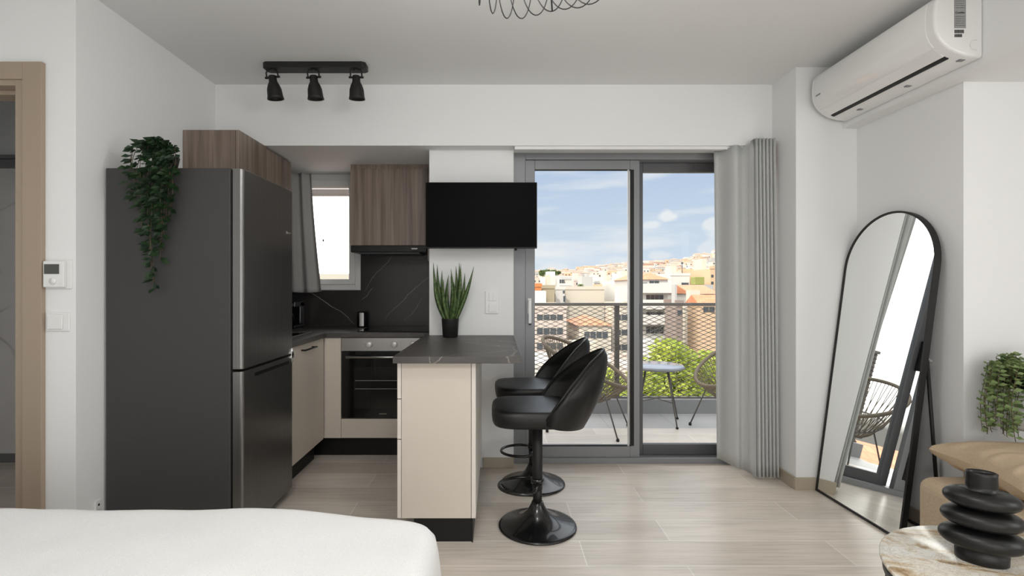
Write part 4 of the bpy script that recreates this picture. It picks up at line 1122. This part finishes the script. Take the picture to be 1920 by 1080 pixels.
bldg('white building with a wide grey glass front below the far hill', 130, 1024, 1074, 521, 20, M_whiteb, wins=((1034, 1072, 524, 534, 8),))
bldg('long white roof block under the glass-fronted building', 110, 1012, 1072, 535.5, 16, M_whiteb, wins=((1020, 1070, 537.5, 540, 4),))
bldg('pinkish house behind the cream block', 120, 1076, 1100, 527, 16, M_pink, wins=((1080, 1098, 530, 534, 3),))
bldg('small white house near the pink one', 115, 1101, 1114, 529, 10, M_whiteb, wins=((1103, 1112, 538, 541, 2),))
bldg('grey flat block with a dark roofline behind the tower', 118, 1115, 1150, 531, 16, M_greyb, wins=((1116, 1134, 528, 530.5, 5),))
bldg('white cube house left of the tower roof', 125, 1134, 1151, 522, 14, M_whiteb)
bldg('cream block with dark roof edge beside the cube house', 105, 1151, 1190, 530, 14, M_cream, wins=((1152, 1172, 530.5, 533, 3),))
bldg('white villa with a terracotta hip roof and two storeys of windows', 58, 1196, 1252, 524, 12, M_whiteb, 'hip', .9, wins=((1217, 1236, 527, 543, 2), (1202, 1214, 530, 543, 1), (1211, 1244, 553, 566, 4), (1211, 1244, 585, 598, 4), (1211, 1244, 612, 625, 4)), balc=((1200, 1262, 546), (1200, 1262, 576), (1200, 1262, 604)))
bldg('pale block between the villa and the gable house', 64, 1262, 1276, 540, 10, M_cream, wins=((1266, 1274, 556, 564, 1),))
bldg('white gable house with orange roof at the right of the view', 60, 1297, 1345, 551, 9, M_whiteb, 'gable', 1.1, wins=((1302, 1312, 553, 560, 1), (1318, 1338, 552, 560, 1)))
bldg('lower white house with orange roof beneath the gable house', 50, 1312, 1352, 570, 3.2, M_peach, 'gable', .9, wins=((1318, 1340, 575, 585, 2),))
bldg('white low block with a grey awning behind the villa', 95, 1258, 1293, 517, 12, M_whiteb, wins=((1277, 1292, 530, 534.5, 1),))
bldg('orange-cream tall building at the right edge by the curtain', 90, 1332, 1360, 504, 14, M_peach, wins=((1333, 1338, 515, 520, 1), (1333, 1338, 528, 533, 1)))
bldg('dark-roofed flat block under the hill', 150, 1293, 1330, 519, 14, M_greyb, wins=((1296, 1326, 521, 525, 5),))
# lower street seen through the mesh
bldg('small cream house with a red hip roof seen low through the railing', 46, 1086, 1146, 610, 9, M_cream, 'hip', .85, wins=((1095, 1140, 622, 634, 4),))
bldg('white block with window rows low behind the left string chair', 50, 1000, 1062, 580, 10, M_pink, wins=((1006, 1056, 590, 600, 4), (1006, 1056, 615, 627, 4), (1006, 1056, 643, 655, 4), (1006, 1056, 670, 682, 4)))
bldg('cream block behind the railing post', 54, 1147, 1188, 575, 3.5, M_cream, wins=((1152, 1190, 590, 600, 3), (1152, 1190, 618, 628, 3), (1152, 1190, 646, 656, 3), (1152, 1190, 674, 684, 3)))
bldg('brown rendered block seen through the mesh right of the villa', 51, 1268, 1280, 572, 3.5, M_brown, wins=((1270, 1279, 582, 590, 1),))
bldg('wide cream block with dark windows seen through the right mesh', 55, 1284, 1352, 580, 3.5, M_cream, wins=((1290, 1316, 610, 622, 3), (1326, 1350, 578, 592, 2), (1326, 1350, 606, 620, 2), (1290, 1316, 642, 654, 3), (1326, 1350, 640, 654, 2)))
bldg('pink block at street level under the balcony table', 38, 1190, 1262, 700, 8, M_pink, wins=((1196, 1256, 712, 726, 5),))
bldg('cream apartment block filling the street under the left chair', 40, 1000, 1190, 690, 8, M_whiteb, wins=((1005, 1185, 700, 716, 12),))
PLACED.append((WX(1298, 88) - .2, WX(1335, 88) + .2, 87, 93.5))
for a_, k_ in sorted(QUEUE, key=lambda q: q[0][1]): make_bldg(*a_, **k_)
# tiled roof close by on the left, seen in the mirror
br = thing('building', 'low neighbouring house with a broad terracotta tiled roof, seen in the mirror', 'building', (-7, 12, GZ))
MB().box(-16, -.9, 8.4, 18, GZ, -2.6).build('walls', M_cream, br, True)
m = MB(); m.prism([(8.0, -2.59), (18.5, -2.59), (13.2, -.7)], -16.4, -.7, 'x'); m.build('roof', M_rtile, br, True)
nt_ = thing('bounce_block', 'unseen white block added outside the kitchen window to bounce light upward', 'reflector', (-4, 6, GZ))  # pale block added out of view as a bounce surface for the kitchen
box(-7, -1.35, 4.85, 7.2, GZ, -.35).build('block', mat('white_bounce_surface', (.80, .77, .72), .8), nt_, True)
# rooftop things
tk = thing('water_tank_cover', 'olive cloth-covered box on a roof near the right edge', 'box', (WX(1312, 88), 88, WZ(534, 88)))
MB().box(WX(1303, 88), WX(1321, 88), 88, 90, WZ(534, 88), WZ(519, 88)).build('cover', M_olive, tk, True, bevel=.1)
MB().box(WX(1298, 88), WX(1335, 88), 87.5, 93, GZ, WZ(534, 88) - .01).build('plinth_block', M_greyb, tk, True)
ms = thing('roof_mast', 'thin dark rooftop mast with a round head against the hill', 'mast', (WX(1279, 96), 96, WZ(517, 96)))
MB().tube([(WX(1279, 96), 96, WZ(517, 96)), (WX(1279, 96), 96, WZ(493, 96))], .08, 6).build('pole', M_alud, ms, True)
MB().lathe([(0, -.25), (.2, -.15), (.25, 0), (.2, .15), (0, .25)], (WX(1279, 96), 96, WZ(493, 96)), 12).build('head', M_alud, ms, True)

def tree(label, c, rx, rz_, h0, nleaf, lsize, m_, seed, trunk=True, group=None):
    r = random.Random(seed); t = thing('tree', label, 'tree', (c[0], c[1], h0), group=group)
    lf = MB(); bl = []
    for k in range(9):
        bl.append((Vector((r.uniform(-.55, .55) * rx, r.uniform(-.55, .55) * rx, r.uniform(-.5, .55) * rz_)), r.uniform(.4, .62)))
    for i in range(nleaf):
        b_, s_ = r.choice(bl); d_ = Vector((r.gauss(0, 1), r.gauss(0, 1), r.gauss(0, 1))).normalized(); q = r.uniform(.7, 1.05)
        p = Vector(c) + b_ + Vector((d_.x * rx, d_.y * rx, d_.z * rz_)) * s_ * q
        lf.leaf(p, d_ + Vector((r.uniform(-1, 1), r.uniform(-1, 1), r.uniform(-.8, .8))), Vector((r.uniform(-1, 1), r.uniform(-1, 1), 1)), lsize * r.uniform(.7, 1.3), lsize * .8)
    lf.build('crown', m_, t, True)
    st = MB(); st.tube([(c[0], c[1], h0), (c[0] + .1, c[1], (h0 + c[2]) / 2), (c[0], c[1], c[2])], [rx * .07, rx * .055, rx * .03], 8)
    for b_, s_ in bl: st.tube([Vector((c[0], c[1], c[2] - rz_ * .7)), Vector(c) + b_], [rx * .03, rx * .012], 6)
    st.build('trunk', M_stem, t, True)
tree('bright yellow-green tree filling the lower mesh right of the table', (9.9, 26, WZ(735, 26)), 1.95, 2.9, GZ, 4600, .28, M_tree, 1, group='spring-green street trees')
tree('yellow-green tree just under the balcony table', (10.1, 33, WZ(672, 33) - 2.0), 2.0, 2.2, GZ, 3600, .30, M_tree, 2, group='spring-green street trees')
tree('yellow-green tree low behind the railing post', (6.0, 30, WZ(735, 30)), 2.0, 1.5, GZ, 3200, .30, M_tree, 3, group='spring-green street trees')
tree('yellow-green tree at the right edge beside the curtain', (14.0, 31, WZ(730, 31)), 1.9, 2.2, GZ, 3200, .30, M_tree, 4, group='spring-green street trees')
ld, lz = TOPS['long cream windowless block across the left half of the view']
tree('small olive shrub on the rooftop of the cream block', (WX(1089, ld + 2), ld + 2, lz + .5), .45, .32, lz + .001, 350, .14, M_tree2, 6)
for k, (px, s_) in enumerate(((1018, 1.0), (1027, 1.4), (1036, 1.2), (1046, .8))):
    tree(('dark green tree on the skyline, first from the left door frame', 'dark green tree on the skyline, second from the left door frame', 'dark green tree on the skyline, third from the left door frame', 'dark green tree on the skyline, farthest right of the four')[k],
         (WX(px, 420 + 14 * k), 420 + 14 * k, WZ(512, 420 + 14 * k)), 3.0 * s_, 1.9 * s_, WZ(520, 420), 500, 1.2, M_tree2, 20 + k, group='dark trees on the skyline')

# far hill with its houses
sky = [(-900, 512), (700, 512), (1003, 512), (1050, 511), (1100, 507), (1150, 501), (1190, 497), (1250, 495), (1280, 491), (1310, 484), (1340, 477), (1400, 468), (1700, 455)]
def skyl(px):
    for (a, b), (c, d_) in zip(sky, sky[1:]):
        if a <= px <= c: return b + (d_ - b) * (px - a) / (c - a)
    return 512
def hillz(px, D):
    t = (D - 150) / 650; t = min(max(t, 0), 1)
    top_ = WZ(skyl(px), 800); return -13 + (top_ + 13) * t ** 1.25
m = MB(); m.grid(lambda u, v: ((lambda px, D: (WX(px, D), D, hillz(px, D) - 1.0))(560 + u * 1200, 150 + v * 690)), 80, 40)
struct(m.build('floor_hillside', M_green), 'scrubby hillside behind the town')
hm = [M_cream, M_whiteb, M_pink, M_hroof, M_wing, M_peach, M_greyb]
def house(m, x, y, z, w_, dd, h, mi, r):
    m.box(x - w_ / 2, x + w_ / 2, y, y + dd, z - 3, z + h, mi)
    if r.random() < .35: hip(m, x - w_ / 2, x + w_ / 2, y, y + dd, z + h, h * .22, .3, 3)
    for fl in range(max(1, int(h / 3))):
        nw = max(1, int(w_ / 3.2))
        for i in range(nw):
            cx = x - w_ / 2 + (i + .5) * w_ / nw; m.box(cx - .65, cx + .65, y - .12, y, z + fl * 3 + .8, z + fl * 3 + 2.3, 4)
r = random.Random(77)
protos = []
for k in range(10):
    q = MB(); house(q, 0, 0, 0, r.uniform(8, 12.5), r.uniform(7, 9.5), r.choice((4, 6, 7, 9)), r.choice((0, 1, 2, 5, 0, 1, 6)), r)
    me = q.build('hill_house', hm); protos.append(me.data); bpy.data.objects.remove(me)
allh = []
D = 190.0; row = 0
while D < 800:
    x = WX(940, D) + (row % 2) * 6
    while x < WX(1420, D):
        (None if any(x - 8 < q[1] and x + 8 > q[0] and D - 2 < q[3] and D + 12 > q[2] for q in PLACED) else allh.append((D + r.uniform(0, 1.5), x + r.uniform(0, 1.5)))); x += 15.5
    D += 13.0; row += 1
allh.sort()
def HZ(x, D): return hillz(930 + x * FPX / D, D) - 1
for i, (D, px) in enumerate(allh[:300]):
    o = bpy.data.objects.new('hill_house', protos[i % 10]); COL.objects.link(o); o.location = (px, D, HZ(px, D))
    o['label'] = 'small pale house on the far hillside among many alike'; o['category'] = 'house'; o['group'] = 'nearer houses on the far hillside'
m = MB()
for D, px in allh[300:]:
    house(m, px, D, HZ(px, D), r.uniform(7, 13), 8, r.choice((3.5, 5, 6.5, 8)), r.choice((0, 1, 2, 5, 6, 1, 6, 2, 3)), r)
tag(m.build('distant_town', hm), 'dense pale houses covering the distant hillside', 'town', kind='stuff')
